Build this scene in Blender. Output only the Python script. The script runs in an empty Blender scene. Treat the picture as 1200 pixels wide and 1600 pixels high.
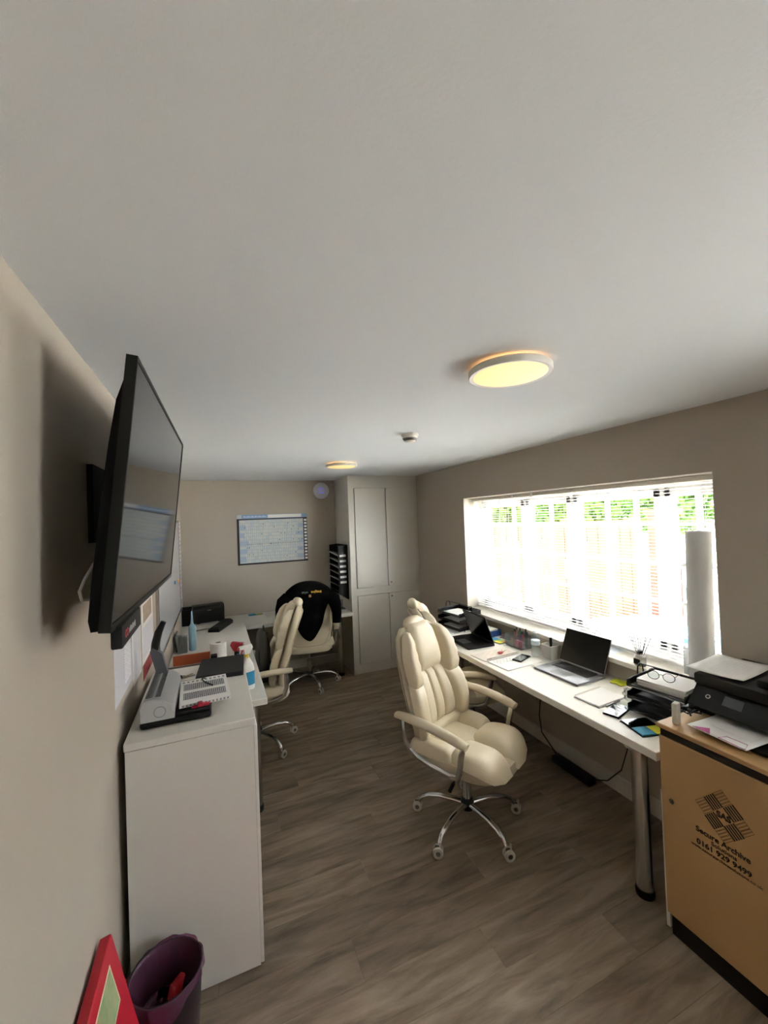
import bpy, bmesh, math, random
from mathutils import Vector, Matrix
random.seed(7)
PI = math.pi
S = bpy.context.scene
COL = S.collection

# ------------------------------------------------------------------ camera
FPX = 638.757
YAW, PITCH, ROLL = math.radians(22.5336), math.radians(0.9612), math.radians(-2.2060)
CAM_H = 1.79
def setup_camera():
    f = Vector((math.sin(YAW)*math.cos(PITCH), math.cos(YAW)*math.cos(PITCH), math.sin(PITCH)))
    r = Vector((math.cos(YAW), -math.sin(YAW), 0))
    u = r.cross(f)
    r2 = math.cos(ROLL)*r + math.sin(ROLL)*u
    u2 = -math.sin(ROLL)*r + math.cos(ROLL)*u
    cd = bpy.data.cameras.new('camera'); c = bpy.data.objects.new('camera', cd); COL.objects.link(c)
    m = Matrix((r2, u2, -f)).transposed().to_4x4(); m.translation = (0, 0, CAM_H)
    c.matrix_world = m
    cd.sensor_fit = 'HORIZONTAL'; cd.sensor_width = 36; cd.lens = 36*FPX/1200
    cd.clip_start = 0.02; cd.clip_end = 200
    S.camera = c
setup_camera()

# ------------------------------------------------------------------ sky, exposure
SKY = 12.0
w = bpy.data.worlds.new('overcast_sky'); S.world = w; w.use_nodes = True
bg = w.node_tree.nodes['Background']
bg.inputs[0].default_value = (0.86, 0.94, 1.0, 1); bg.inputs[1].default_value = SKY
S.view_settings.view_transform = 'Standard'; S.view_settings.look = 'None'
S.view_settings.exposure = 1.1; S.view_settings.gamma = 1.0
S.view_settings.use_curve_mapping = False
SUN = 170.0
sl = bpy.data.lights.new('sun_offscreen', 'SUN'); sl.energy = SUN; sl.angle = math.radians(1.5); sl.color = (.99, 1.0, 1.0)
so = bpy.data.objects.new('sun_offscreen', sl); COL.objects.link(so)
so.rotation_euler = Vector((.10, .60, .80)).to_track_quat('Z', 'Y').to_euler()
S.cycles.max_bounces = 16; S.cycles.diffuse_bounces = 10; S.cycles.transparent_max_bounces = 24
S.cycles.sample_clamp_indirect = 0; S.cycles.caustics_reflective = False; S.cycles.caustics_refractive = False

# ------------------------------------------------------------------ materials
def lin(c):
    if isinstance(c, str):
        c = tuple(int(c[i:i+2], 16)/255 for i in (0, 2, 4))
    return tuple((x/12.92 if x <= .04045 else ((x+.055)/1.055)**2.4) for x in c) + (1,)
MATS = {}
def mat(name, col, rough=.5, metal=0, var=0, scale=8, bump=0, bscale=60, stretch=None, spec=.5, trans=0, emit=None, estr=0, alpha=None, coat=0, col2=None):
    if name in MATS: return MATS[name]
    m = bpy.data.materials.new(name); m.use_nodes = True; MATS[name] = m
    nt = m.node_tree; p = nt.nodes['Principled BSDF']
    c = lin(col)
    p.inputs['Base Color'].default_value = c
    p.inputs['Roughness'].default_value = rough; p.inputs['Metallic'].default_value = metal
    p.inputs['Specular IOR Level'].default_value = spec
    if trans: p.inputs['Transmission Weight'].default_value = trans
    if coat: p.inputs['Coat Weight'].default_value = coat
    if emit: p.inputs['Emission Color'].default_value = lin(emit); p.inputs['Emission Strength'].default_value = estr
    if alpha is not None: p.inputs['Alpha'].default_value = alpha
    tc = nt.nodes.new('ShaderNodeTexCoord'); mp = nt.nodes.new('ShaderNodeMapping')
    nt.links.new(tc.outputs['Object'], mp.inputs[0])
    if stretch: mp.inputs['Scale'].default_value = stretch
    if var or col2:
        n = nt.nodes.new('ShaderNodeTexNoise'); n.inputs['Scale'].default_value = scale; n.inputs['Detail'].default_value = 5
        nt.links.new(mp.outputs[0], n.inputs['Vector'])
        mx = nt.nodes.new('ShaderNodeMix'); mx.data_type = 'RGBA'
        if col2: a, b = c, lin(col2)
        else:
            a = tuple(min(1, x*(1+var)) for x in c[:3])+(1,); b = tuple(x*(1-var) for x in c[:3])+(1,)
        mx.inputs[6].default_value = a; mx.inputs[7].default_value = b
        nt.links.new(n.outputs[0], mx.inputs[0]); nt.links.new(mx.outputs[2], p.inputs['Base Color'])
    if bump:
        n2 = nt.nodes.new('ShaderNodeTexNoise'); n2.inputs['Scale'].default_value = bscale; n2.inputs['Detail'].default_value = 3
        nt.links.new(mp.outputs[0], n2.inputs['Vector'])
        b = nt.nodes.new('ShaderNodeBump'); b.inputs['Strength'].default_value = bump; b.inputs['Distance'].default_value = .01
        nt.links.new(n2.outputs[0], b.inputs['Height']); nt.links.new(b.outputs[0], p.inputs['Normal'])
    return m

def glass_mat(name, tint='ffffff', opac=0.0, dif='ffffff', rough=.02):
    """thin clear sheet: transparent + fresnel gloss (+ some diffuse haze)"""
    if name in MATS: return MATS[name]
    m = bpy.data.materials.new(name); m.use_nodes = True; MATS[name] = m
    nt = m.node_tree; nt.nodes.clear()
    o = nt.nodes.new('ShaderNodeOutputMaterial'); t = nt.nodes.new('ShaderNodeBsdfTransparent'); g = nt.nodes.new('ShaderNodeBsdfGlossy')
    d = nt.nodes.new('ShaderNodeBsdfDiffuse'); d.inputs[0].default_value = lin(dif)
    lw = nt.nodes.new('ShaderNodeLayerWeight'); pw = nt.nodes.new('ShaderNodeMath'); pw.operation = 'POWER'; pw.inputs[1].default_value = 5
    fr = nt.nodes.new('ShaderNodeMath'); fr.operation = 'MULTIPLY_ADD'; fr.inputs[1].default_value = .9; fr.inputs[2].default_value = .035
    nt.links.new(lw.outputs['Facing'], pw.inputs[0]); nt.links.new(pw.outputs[0], fr.inputs[0])
    t.inputs[0].default_value = lin(tint); g.inputs['Roughness'].default_value = rough
    m1 = nt.nodes.new('ShaderNodeMixShader'); m2 = nt.nodes.new('ShaderNodeMixShader')
    m1.inputs[0].default_value = opac
    nt.links.new(t.outputs[0], m1.inputs[1]); nt.links.new(d.outputs[0], m1.inputs[2])
    nt.links.new(fr.outputs[0], m2.inputs[0]); nt.links.new(m1.outputs[0], m2.inputs[1]); nt.links.new(g.outputs[0], m2.inputs[2])
    nt.links.new(m2.outputs[0], o.inputs[0])
    return m

def print_mat(name, paper, ink, sx, sy, mortar=.25, plane='XY', ink2=None, width=.5, height=.25, rot=0, off=.5):
    """printed text rows / table cells: a brick pattern on object coordinates"""
    if name in MATS: return MATS[name]
    m = bpy.data.materials.new(name); m.use_nodes = True; MATS[name] = m
    nt = m.node_tree; p = nt.nodes['Principled BSDF']; p.inputs['Roughness'].default_value = .6; p.inputs['Specular IOR Level'].default_value = .1
    tc = nt.nodes.new('ShaderNodeTexCoord'); sp = nt.nodes.new('ShaderNodeSeparateXYZ'); cb = nt.nodes.new('ShaderNodeCombineXYZ')
    nt.links.new(tc.outputs['Object'], sp.inputs[0])
    ix = 'XYZ'.index(plane[0]); iy = 'XYZ'.index(plane[1])
    nt.links.new(sp.outputs[ix], cb.inputs[0]); nt.links.new(sp.outputs[iy], cb.inputs[1])
    mp = nt.nodes.new('ShaderNodeMapping'); mp.inputs['Scale'].default_value = (sx, sy, 1); mp.inputs['Rotation'].default_value = (0, 0, rot)
    nt.links.new(cb.outputs[0], mp.inputs[0])
    b = nt.nodes.new('ShaderNodeTexBrick'); b.inputs['Scale'].default_value = 1
    b.offset = off
    b.inputs['Mortar Size'].default_value = mortar; b.inputs['Mortar Smooth'].default_value = .3
    b.inputs['Brick Width'].default_value = width; b.inputs['Row Height'].default_value = height
    b.inputs['Color1'].default_value = lin(ink); b.inputs['Color2'].default_value = lin(ink2 or ink); b.inputs['Mortar'].default_value = lin(paper)
    nt.links.new(mp.outputs[0], b.inputs['Vector']); nt.links.new(b.outputs[0], p.inputs['Base Color'])
    return m

# ------------------------------------------------------------------ mesh builder
class MB:
    def __init__(s): s.v = []; s.f = []
    def add(s, vs, fs, M=None):
        o = len(s.v)
        s.v += [tuple(M @ Vector(p)) if M else tuple(p) for p in vs]
        s.f += [tuple(i+o for i in f) for f in fs]; return s
    def box(s, x0, x1, y0, y1, z0, z1, M=None):
        vs = [(x, y, z) for z in (z0, z1) for y in (y0, y1) for x in (x0, x1)]
        return s.add(vs, [(0, 2, 3, 1), (4, 5, 7, 6), (0, 1, 5, 4), (2, 6, 7, 3), (0, 4, 6, 2), (1, 3, 7, 5)], M)
    def rbox(s, x0, x1, y0, y1, z0, z1, r=.01, seg=2, M=None):
        bm = bmesh.new(); bmesh.ops.create_cube(bm, size=1)
        for v in bm.verts:
            v.co = Vector(((x0+x1)/2+v.co.x*(x1-x0), (y0+y1)/2+v.co.y*(y1-y0), (z0+z1)/2+v.co.z*(z1-z0)))
        r = min(r, .49*min(x1-x0, y1-y0, z1-z0))
        bmesh.ops.bevel(bm, geom=bm.edges[:]+bm.verts[:], offset=r, segments=seg, affect='EDGES', profile=.5)
        bm.verts.index_update()
        s.add([v.co[:] for v in bm.verts], [tuple(v.index for v in f.verts) for f in bm.faces], M); bm.free(); return s
    def tube(s, pts, r, n=8, closed=False, flat=1.0, M=None, cap=True, up=None):
        """sweep a circle (or an ellipse, flat = second axis ratio) of radius r (or list) along pts"""
        P = [Vector(p) for p in pts]; k = len(P); vs = []; fs = []
        prev = None
        for i, p in enumerate(P):
            if closed: t = P[(i+1) % k]-P[i-1]
            else: t = P[min(i+1, k-1)]-P[max(i-1, 0)]
            t.normalize()
            if up is not None: a = t.cross(Vector(up))
            elif prev is None: a = t.cross(Vector((0, 0, 1))) if abs(t.z) < .9 else t.cross(Vector((1, 0, 0)))
            else: a = prev - t*prev.dot(t)
            a.normalize(); prev = a; b = t.cross(a)
            rr = r[i] if isinstance(r, (list, tuple)) else r
            for j in range(n):
                th = 2*PI*j/n; vs.append(p+a*math.cos(th)*rr+b*math.sin(th)*rr*flat)
        m = k if closed else k-1
        for i in range(m):
            for j in range(n):
                a0 = i*n+j; a1 = i*n+(j+1) % n; b0 = ((i+1) % k)*n+j; b1 = ((i+1) % k)*n+(j+1) % n
                fs.append((a0, a1, b1, b0))
        if cap and not closed: fs.append(tuple(range(n))[::-1]); fs.append(tuple((k-1)*n+j for j in range(n)))
        return s.add(vs, fs, M)
    def cyl(s, p0, p1, r0, r1=None, n=16, M=None): return s.tube([p0, p1], [r0, r0 if r1 is None else r1], n, M=M)
    def lathe(s, prof, n=24, c=(0, 0, 0), M=None):
        vs = []; fs = []
        for r, z in prof:
            for j in range(n): vs.append((c[0]+r*math.cos(2*PI*j/n), c[1]+r*math.sin(2*PI*j/n), c[2]+z))
        for i in range(len(prof)-1):
            for j in range(n): fs.append((i*n+j, i*n+(j+1) % n, (i+1)*n+(j+1) % n, (i+1)*n+j))
        if prof[0] == prof[-1]: return s.add(vs, fs, M)
        if prof[0][0] > 1e-6: fs.append(tuple(range(n))[::-1])
        if prof[-1][0] > 1e-6: fs.append(tuple((len(prof)-1)*n+j for j in range(n)))
        return s.add(vs, fs, M)
    def grid(s, fn, nu, nv, M=None, closeu=False):
        vs = [fn(i/(nu if closeu else nu-1), j/(nv-1)) for j in range(nv) for i in range(nu)]
        fs = []
        for j in range(nv-1):
            for i in range(nu if closeu else nu-1):
                i1 = (i+1) % nu; fs.append((j*nu+i, j*nu+i1, (j+1)*nu+i1, (j+1)*nu+i))
        return s.add(vs, fs, M)
    def loft(s, rings, M=None, cap=True):
        n = len(rings[0]); vs = [p for r in rings for p in r]; fs = []
        for i in range(len(rings)-1):
            for j in range(n): fs.append((i*n+j, i*n+(j+1) % n, (i+1)*n+(j+1) % n, (i+1)*n+j))
        if cap: fs.append(tuple(range(n))[::-1]); fs.append(tuple((len(rings)-1)*n+j for j in range(n)))
        return s.add(vs, fs, M)
    def prism(s, poly, h0, h1, axis='z', M=None):
        """extrude a 2D polygon; axis names the extrusion direction"""
        def P(a, b, h): return {'z': (a, b, h), 'y': (a, h, b), 'x': (h, a, b)}[axis]
        n = len(poly); vs = [P(a, b, h0) for a, b in poly]+[P(a, b, h1) for a, b in poly]
        fs = [tuple(range(n))[::-1], tuple(range(n, 2*n))]+[(i, (i+1) % n, n+(i+1) % n, n+i) for i in range(n)]
        return s.add(vs, fs, M)
    def mesh(s, name, m, sharp=40):
        me = bpy.data.meshes.new(name); me.from_pydata(s.v, [], s.f)
        bm = bmesh.new(); bm.from_mesh(me); bmesh.ops.recalc_face_normals(bm, faces=bm.faces[:]); bm.to_mesh(me); bm.free()
        me.materials.append(m)
        for p in me.polygons: p.use_smooth = True
        me.set_sharp_from_angle(angle=math.radians(sharp)); me.update()
        return me

def part(name, mb, m, parent=None, label=None, loc=None, rot=None, sharp=40):
    me = mb.mesh(name, m, sharp) if isinstance(mb, MB) else mb
    o = bpy.data.objects.new(name, me); COL.objects.link(o)
    if parent: o.parent = parent
    if loc: o.location = loc
    if rot: o.rotation_euler = rot
    if label: o['label'] = label
    return o
def tag(o, label, cat, group=None):
    o['label'] = label; o['category'] = cat
    if group: o['group'] = group
    return o
def solo(name, mb, m, label, cat, loc=None, rot=None, group=None, sharp=40):
    return tag(part(name, mb, m, None, None, loc, rot, sharp), label, cat, group)
def thing(name, label, cat, loc=(0, 0, 0), rz=0, group=None):
    o = bpy.data.objects.new(name, None); COL.objects.link(o); o.empty_display_size = .1
    o.location = loc; o.rotation_euler = (0, 0, rz); return tag(o, label, cat, group)
def struct(name, mb, m, parent=None, sharp=40):
    o = part(name, mb, m, parent, sharp=sharp)
    if not parent: o['kind'] = 'structure'
    return o
def copy_tree(o, parent=None):
    c = o.copy(); COL.objects.link(c); c.parent = parent
    for ch in list(o.children): copy_tree(ch, c)
    return c
def text(name, body, size, m, parent=None, M=None, align='LEFT', ext=.0004, sx=1, bold=0):
    cu = bpy.data.curves.new(name, 'FONT'); cu.body = body; cu.size = size; cu.align_x = align; cu.extrude = ext; cu.offset = bold
    t = bpy.data.objects.new(name, cu); COL.objects.link(t)
    bpy.context.view_layer.update()
    me = bpy.data.meshes.new_from_object(t.evaluated_get(bpy.context.evaluated_depsgraph_get()))
    bpy.data.objects.remove(t); bpy.data.curves.remove(cu)
    me.name = name; me.materials.clear(); me.materials.append(m)
    X = Matrix.Diagonal((sx, 1, 1, 1)); me.transform((M or Matrix()) @ X)
    o = bpy.data.objects.new(name, me); COL.objects.link(o)
    if parent: o.parent = parent
    return o
def frame(o, ex, ey, ez):
    """matrix whose local x, y, z axes point along ex, ey, ez at origin o"""
    m = Matrix((Vector(ex), Vector(ey), Vector(ez))).transposed().to_4x4(); m.translation = o; return m
def RZ(a, loc=(0, 0, 0)): return Matrix.Translation(loc) @ Matrix.Rotation(a, 4, 'Z')

# palette
M_wall = mat('taupe_wall_paint', 'aea598', .85, var=.03, scale=3, bump=.05, bscale=180, spec=.2)
M_ceil = mat('white_ceiling_paint', 'd6d8db', .9, var=.015, scale=1.5, bump=.04, bscale=140, spec=.2)
M_white = mat('white_laminate', 'dad6ce', .45, var=.01, scale=6)
M_unit = mat('white_melamine', 'd8d4cc', .4, var=.01, scale=5)
M_cup = mat('cream_cupboard_paint', 'cac6bd', .38, var=.015, scale=2)
M_skirt = mat('skirting_gloss', 'cfcabf', .4)
M_upvc = mat('white_upvc', 'eaeaea', .35)
M_reveal = mat('reveal_paint', 'd8d2c8', .8)
M_black = mat('black_plastic', '0d0e0f', .45, var=.1, scale=30, spec=.3)
M_blackm = mat('matt_black_plastic', '121315', .65, spec=.3)
M_screen = mat('black_glass_screen', '050506', .18, spec=.22)
M_chrome = mat('chrome', 'd8d8d8', .12, metal=1)
M_steel = mat('brushed_steel', 'c8c6c2', .25, metal=1)
M_paper = mat('white_paper', 'e6e4e2', .7)
M_cream = mat('cream_leather', 'd2c5aa', .42, var=.04, scale=6, bump=.12, bscale=220)
M_creamd = mat('beige_fabric_side', 'c6b99f', .6, var=.05, scale=10, bump=.1, bscale=300)
M_castor = mat('pale_castor', 'b8b2a8', .45)
M_grey = mat('grey_plastic', '8b8b8b', .45)
M_silver = mat('silver_plastic', 'a5a5a6', .38, metal=.35, var=.04, scale=40)

# ------------------------------------------------------------------ room shell
XL, XR, YB, YF, ZC = -.355, 2.33, 5.12, -1.6, 2.31
WY0, WY1, WZ0, WZ1 = 1.267, 3.512, .835, 1.967     # window opening
WX = 2.66                                          # outer face of the window wall

DY0, DY1, DZ1 = -1.1, -.15, 2.12                     # glazed door in the window wall, behind the camera
# floor with single planks
fl = struct('floor', MB().box(XL-.1, XR+.1, YF-.1, YB+.1, -.1, -.006), mat('plank_joint', '2c241c', .8))
def plank_material():
    m = bpy.data.materials.new('oak_vinyl_plank'); m.use_nodes = True; nt = m.node_tree; p = nt.nodes['Principled BSDF']
    N = nt.nodes.new; L = nt.links.new
    tc = N('ShaderNodeTexCoord'); oi = N('ShaderNodeObjectInfo'); mp = N('ShaderNodeMapping')
    mul = N('ShaderNodeVectorMath'); mul.operation = 'SCALE'; mul.inputs[0].default_value = (37, 91, 13)
    L(oi.outputs['Random'], mul.inputs['Scale'])
    L(tc.outputs['Object'], mp.inputs[0]); L(mul.outputs[0], mp.inputs['Location']); mp.inputs['Scale'].default_value = (1.6, 11, 1)
    n = N('ShaderNodeTexNoise'); n.inputs['Scale'].default_value = 1.6; n.inputs['Detail'].default_value = 7; n.inputs['Roughness'].default_value = .62; n.inputs['Distortion'].default_value = .5
    L(mp.outputs[0], n.inputs['Vector'])
    r = N('ShaderNodeValToRGB'); e = r.color_ramp.elements
    e[0].position = .3; e[0].color = lin('64574a'); e[1].position = .72; e[1].color = lin('a39483')
    k = r.color_ramp.elements.new(.5); k.color = lin('897a69')
    L(n.outputs[0], r.inputs[0])
    hs = N('ShaderNodeHueSaturation'); mr = N('ShaderNodeMapRange'); mr.inputs['To Min'].default_value = .82; mr.inputs['To Max'].default_value = 1.12
    L(oi.outputs['Random'], mr.inputs[0]); L(mr.outputs[0], hs.inputs['Value']); L(r.outputs[0], hs.inputs['Color']); L(hs.outputs[0], p.inputs['Base Color'])
    p.inputs['Roughness'].default_value = .5; p.inputs['Specular IOR Level'].default_value = .4
    b = N('ShaderNodeBump'); b.inputs['Strength'].default_value = .08; b.inputs['Distance'].default_value = .004; L(n.outputs[0], b.inputs['Height']); L(b.outputs[0], p.inputs['Normal'])
    return m
M_plank = plank_material()
PW, PL = .185, 1.22
mesh_cache = {}
row = 0; y = YF
while y < YB:
    wv = min(PW, YB-y); x = XL - (row*.43 % 1)*PL
    while x < XR:
        a, b = max(x, XL), min(x+PL, XR)
        if b-a > .01:
            key = (round(b-a, 3), round(wv, 3))
            if key not in mesh_cache:
                mesh_cache[key] = MB().box(-(b-a)/2+.0006, (b-a)/2-.0006, -wv/2+.0006, wv/2-.0006, -.006, 0).mesh('plank', M_plank)
            part('plank', mesh_cache[key], None, fl, loc=((a+b)/2, y+wv/2, 0))
        x += PL
    y += PW; row += 1

struct('ceiling', MB().box(XL-.15, WX, YF-.1, YB+.15, ZC, ZC+.1), M_ceil)
struct('wall_left', MB().box(XL-.12, XL, YF-.1, YB+.12, -.1, ZC+.05), M_wall)
struct('wall_back', MB().box(XL-.1, WX, YB, YB+.12, -.1, ZC+.05), M_wall)
struct('wall_front', MB().box(XL-.1, WX, YF-.12, YF, -.1, ZC+.05), M_wall)
wr = MB()
wr.box(XR, WX, YF-.1, DY0, -.1, ZC+.05).box(XR, WX, DY1, WY0, -.1, ZC+.05).box(XR, WX, DY0, DY1, DZ1, ZC+.05).box(XR, WX, DY0, DY1, -.1, -.002).box(XR, WX, WY1, YB+.1, -.1, ZC+.05).box(XR, WX, WY0, WY1, -.1, WZ0).box(XR, WX, WY0, WY1, WZ1, ZC+.05)
struct('wall_right', wr, M_wall)
# lighter painted reveal lining
rv = MB()
rv.box(XR+.001, 2.55, WY1-.004, WY1+.001, WZ0, WZ1).box(XR+.001, 2.55, WY0-.001, WY0+.004, WZ0, WZ1).box(XR+.001, 2.55, WY0, WY1, WZ1-.004, WZ1+.001)
struct('trim_1', rv, M_reveal)
sk = MB().box(XR-.016, XR, DY1, 4.545, 0, .10).box(XR-.016, XR, YF, DY0, 0, .10)
struct('baseboard_right', sk, M_skirt)
struct('baseboard_back', MB().box(XL, 1.44, YB-.016, YB, 0, .10), M_skirt)
struct('baseboard_left', MB().box(XL, XL+.014, YF, YB-.02, 0, .10), M_skirt)
# window sill board
struct('trim_2', MB().rbox(2.285, 2.57, WY0-.02, WY1+.02, WZ0-.005, WZ0+.025, .006), M_white)

# window: uPVC frame, mullions, glazing bars, panes
win = struct('window_1', MB()
    .box(2.545, 2.615, WY0, WY1, WZ0+.02, WZ0+.085).box(2.545, 2.615, WY0, WY1, WZ1-.06, WZ1)
    .box(2.545, 2.615, WY0, WY0+.055, WZ0+.02, WZ1).box(2.545, 2.615, WY1-.055, WY1, WZ0+.02, WZ1), M_upvc)
ZS0, ZS1 = WZ0+.085, WZ1-.06
mull = [2.867, 2.352, 1.665]
for yv in mull: part('mullion', MB().box(2.55, 2.612, yv-.018, yv+.018, ZS0, ZS1), M_upvc, win)
edges = [WY1-.055, 2.867, 2.352, 1.665, WY0+.055]
bars = {0: [3.06], 1: [2.60], 2: [2.075, 1.86], 3: [1.48]}
M_pane = glass_mat('window_glass')
for i in range(4):
    y1, y0 = edges[i]-(.018 if i else 0), edges[i+1]+(.018 if i < 3 else 0)
    c = part('casement_frame', MB().box(2.54, 2.60, y0, y0+.032, ZS0, ZS1).box(2.54, 2.60, y1-.032, y1, ZS0, ZS1).box(2.54, 2.60, y0, y1, ZS0, ZS0+.045).box(2.54, 2.60, y0, y1, ZS1-.045, ZS1), M_upvc, win)
    part('pane', MB().box(2.578, 2.582, y0+.03, y1-.03, ZS0+.03, ZS1-.03), M_pane, win)
    for zb in (1.69, 1.447, 1.207): part('glazing_bar', MB().box(2.566, 2.594, y0+.04, y1-.04, zb-.010, zb+.010), M_upvc, win)
    for yb in bars[i]: part('glazing_bar', MB().box(2.567, 2.593, yb-.012, yb+.012, ZS0+.04, ZS1-.04), M_upvc, win)
part('window_handle', MB().rbox(2.515, 2.54, 2.405, 2.425, 1.28, 1.42, .006), M_upvc, win)

# glazed door behind the camera, the same daylight
GY0, GY1, GZ0, GZ1 = -.95, -.30, .98, 2.0
dr1 = struct('door_1', MB().box(2.56, 2.62, DY0, GY0, 0, DZ1).box(2.56, 2.62, GY1, DY1, 0, DZ1).box(2.56, 2.62, GY0, GY1, GZ1, DZ1).box(2.56, 2.62, GY0, GY1, 0, GZ0), M_upvc)
part('pane', MB().box(2.588, 2.592, GY0, GY1, GZ0, GZ1), M_pane, dr1)
part('handle', MB().rbox(2.52, 2.56, DY1-.05, DY1-.03, .98, 1.12, .005), M_steel, dr1)

# cupboard built into the corner
cup = struct('trim_3', MB().box(1.44, XR, 4.565, YB, 0, ZC), M_cup)
cb = thing('built_in_cupboard', 'tall cream built-in corner cupboard with four flush doors', 'cupboard', (1.885, 4.565, 0))
part('front_frame', MB().box(-.445, -.375, -.02, 0, 0, ZC).box(.415, .445, -.02, 0, 0, ZC).box(-.375, .415, -.02, 0, 0, .11).box(-.375, .415, -.02, 0, .905, .985).box(-.375, .415, -.02, 0, 2.165, ZC), M_cup, cb)
for z0, z1, kz in ((.985, 2.165, 1.03), (.11, .905, .865)):
    for a, b, k in ((-.375, .02, 0), (.02, .415, 1)):
        d = part('door', MB().rbox(a+.003, b-.003, -.034, -.002, z0+.004, z1-.004, .003, 1), M_cup, cb)
        if k: part('lock', MB().cyl((a+.035, -.033, kz), (a+.035, -.040, kz), .010), M_steel, d)

# ------------------------------------------------------------------ blind
bl = thing('venetian_blind', 'wide white venetian blind with open horizontal slats in the window', 'blind', (2.46, (WY0+WY1)/2, 0))
BW = (WY1-WY0)/2-.012
M_slat = mat('white_slat', 'e2e0dc', .45)
M_hrail = mat('blind_headrail', 'd0ccc4', .5)
part('headrail', MB().rbox(-.02, .02, -BW, BW, WZ1-.034, WZ1-.006, .003, 1), M_hrail, bl)
pitch = .0205; z = .893; tilt = math.radians(-3)
def slat_mesh():
    def fn(u, v):
        a = (v-.5)*.025; h = .0013*(1-(2*v-1)**2)
        x = a*math.cos(tilt)-h*math.sin(tilt); zz = a*math.sin(tilt)+h*math.cos(tilt)
        return (x, (u*2-1)*BW, zz)
    return MB().grid(fn, 2, 5).mesh('slat', M_slat, 80)
sm = slat_mesh(); n_sl = 0
while z+n_sl*pitch < WZ1-.045:
    part('slat', sm, None, bl, loc=(0, 0, z+n_sl*pitch)); n_sl += 1
part('bottom_rail', MB().rbox(-.014, .014, -BW, BW, .868, .884, .004), M_slat, bl)
for yo in (-1.0, -.62, -.05, .33, .62, .98):
    part('ladder_cord', MB().cyl((-.0135, yo, .87), (-.0135, yo, WZ1-.03), .0009, n=5).cyl((.0135, yo, .87), (.0135, yo, WZ1-.03), .0009, n=5), M_slat, bl)
part('tilt_wand', MB().cyl((-.022, .70, 1.2), (-.02, .70, WZ1-.03), .0035, n=6), glass_mat('clear_wand', 'f0f0f0', .3), bl)
for yo in (.52, .28): part('bracket', MB().rbox(-.026, -.018, yo-.012, yo+.012, WZ1-.045, WZ1-.008, .003, 1), M_upvc, bl)

# ------------------------------------------------------------------ outside
M_pave = mat('pale_paving', 'a19f98', .9, var=.08, scale=1.2)
struct('ground', MB().box(WX, 26, -14, 22, -.06, 0), M_pave)
fence = thing('garden_fence', 'orange stained vertical board garden fence beyond the window', 'fence', (0, 0, 0))
M_board = mat('orange_fence_stain', '7d4434', .9, var=.15, scale=4, stretch=(1, 1, .15), spec=0)
M_board2 = mat('orange_fence_stain_light', '864a39', .9, var=.15, scale=4, stretch=(1, 1, .15), spec=0)
p0, p1 = Vector((2.72, 5.64, 0)), Vector((6.6, 4.71, 0)); dv = (p1-p0); FL = dv.length; ang = math.atan2(dv.y, dv.x); dv.normalize()
bmeshes = [MB().box(-.047, .047, -.01, .01, .03, 1.62).mesh('board', mm) for mm in (M_board, M_board2)]
k = 0; d = .05
while d < FL-.05:
    q = p0+dv*d; nrm = Vector((-dv.y, dv.x, 0))
    part('board', bmeshes[(k*7//3) % 2], None, fence, loc=tuple(q+nrm*(.012 if k % 2 else 0)), rot=(0, 0, ang)); k += 1; d += .1
for i in range(4):
    q = p0+dv*(.02+i*(FL-.04)/3)+Vector((-dv.y, dv.x, 0))*.06
    part('post', MB().box(-.045, .045, -.045, .045, 0, 1.68), M_board, fence, loc=tuple(q), rot=(0, 0, ang))
for zz in (.3, 1.35): part('rail', MB().box(0, FL, .02, .06, zz, zz+.08), M_board, fence, loc=tuple(p0), rot=(0, 0, ang))
solo('brick_pier', MB().box(-.16, .16, -.16, .16, 0, 1.7).box(-.2, .2, -.2, .2, 1.7, 1.78), mat('red_brick', '86463a', .9, var=.2, scale=14, spec=0), 'red brick gate pier at the end of the orange fence', 'pier', (6.95, 4.55, 0))
# brick house across the yard
hs = thing('neighbour_house', 'pinkish brick house across the yard beyond the window', 'house', (13, 2.5, 0))
part('wall', MB().box(-.5, 3, -6, 4.2, 0, 2.6), print_mat('pink_brick_wall', 'a4988e', '94685e', 1, 1, .02, 'YZ', '8a6056', .22, .075), hs)
part('roof', MB().prism([(-.9, 2.6), (3.4, 2.6), (1.2, 4.6)], -6.3, 4.5, 'y'), mat('grey_tiles', '6b625e', .9), hs)
for yw in (-4, -1.2, 1.8):
    wn = part('window', MB().box(-.54, -.49, yw-.6, yw+.6, 1.0, 2.1), M_upvc, hs); part('pane', MB().box(-.56, -.53, yw-.5, yw+.5, 1.08, 2.02), mat('dark_pane', '39424a', .1), wn)
solo('recycling_box', MB().loft([[(sx*(.22+.05*t), sy*(.17+.04*t), .36*t) for sx, sy in ((-1, -1), (1, -1), (1, 1), (-1, 1))] for t in (0, 1)]).box(-.29, .29, -.23, .23, .36, .39), mat('blue_plastic', '3f7fa8', .8, spec=0), 'blue plastic storage box standing outside on the paving', 'box', (4.85, 2.9, 0))
M_leaf = mat('leaf_green', '46602f', .8, var=.3, scale=3, spec=0); M_bark = mat('bark', '5a4a3c', .9)
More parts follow.
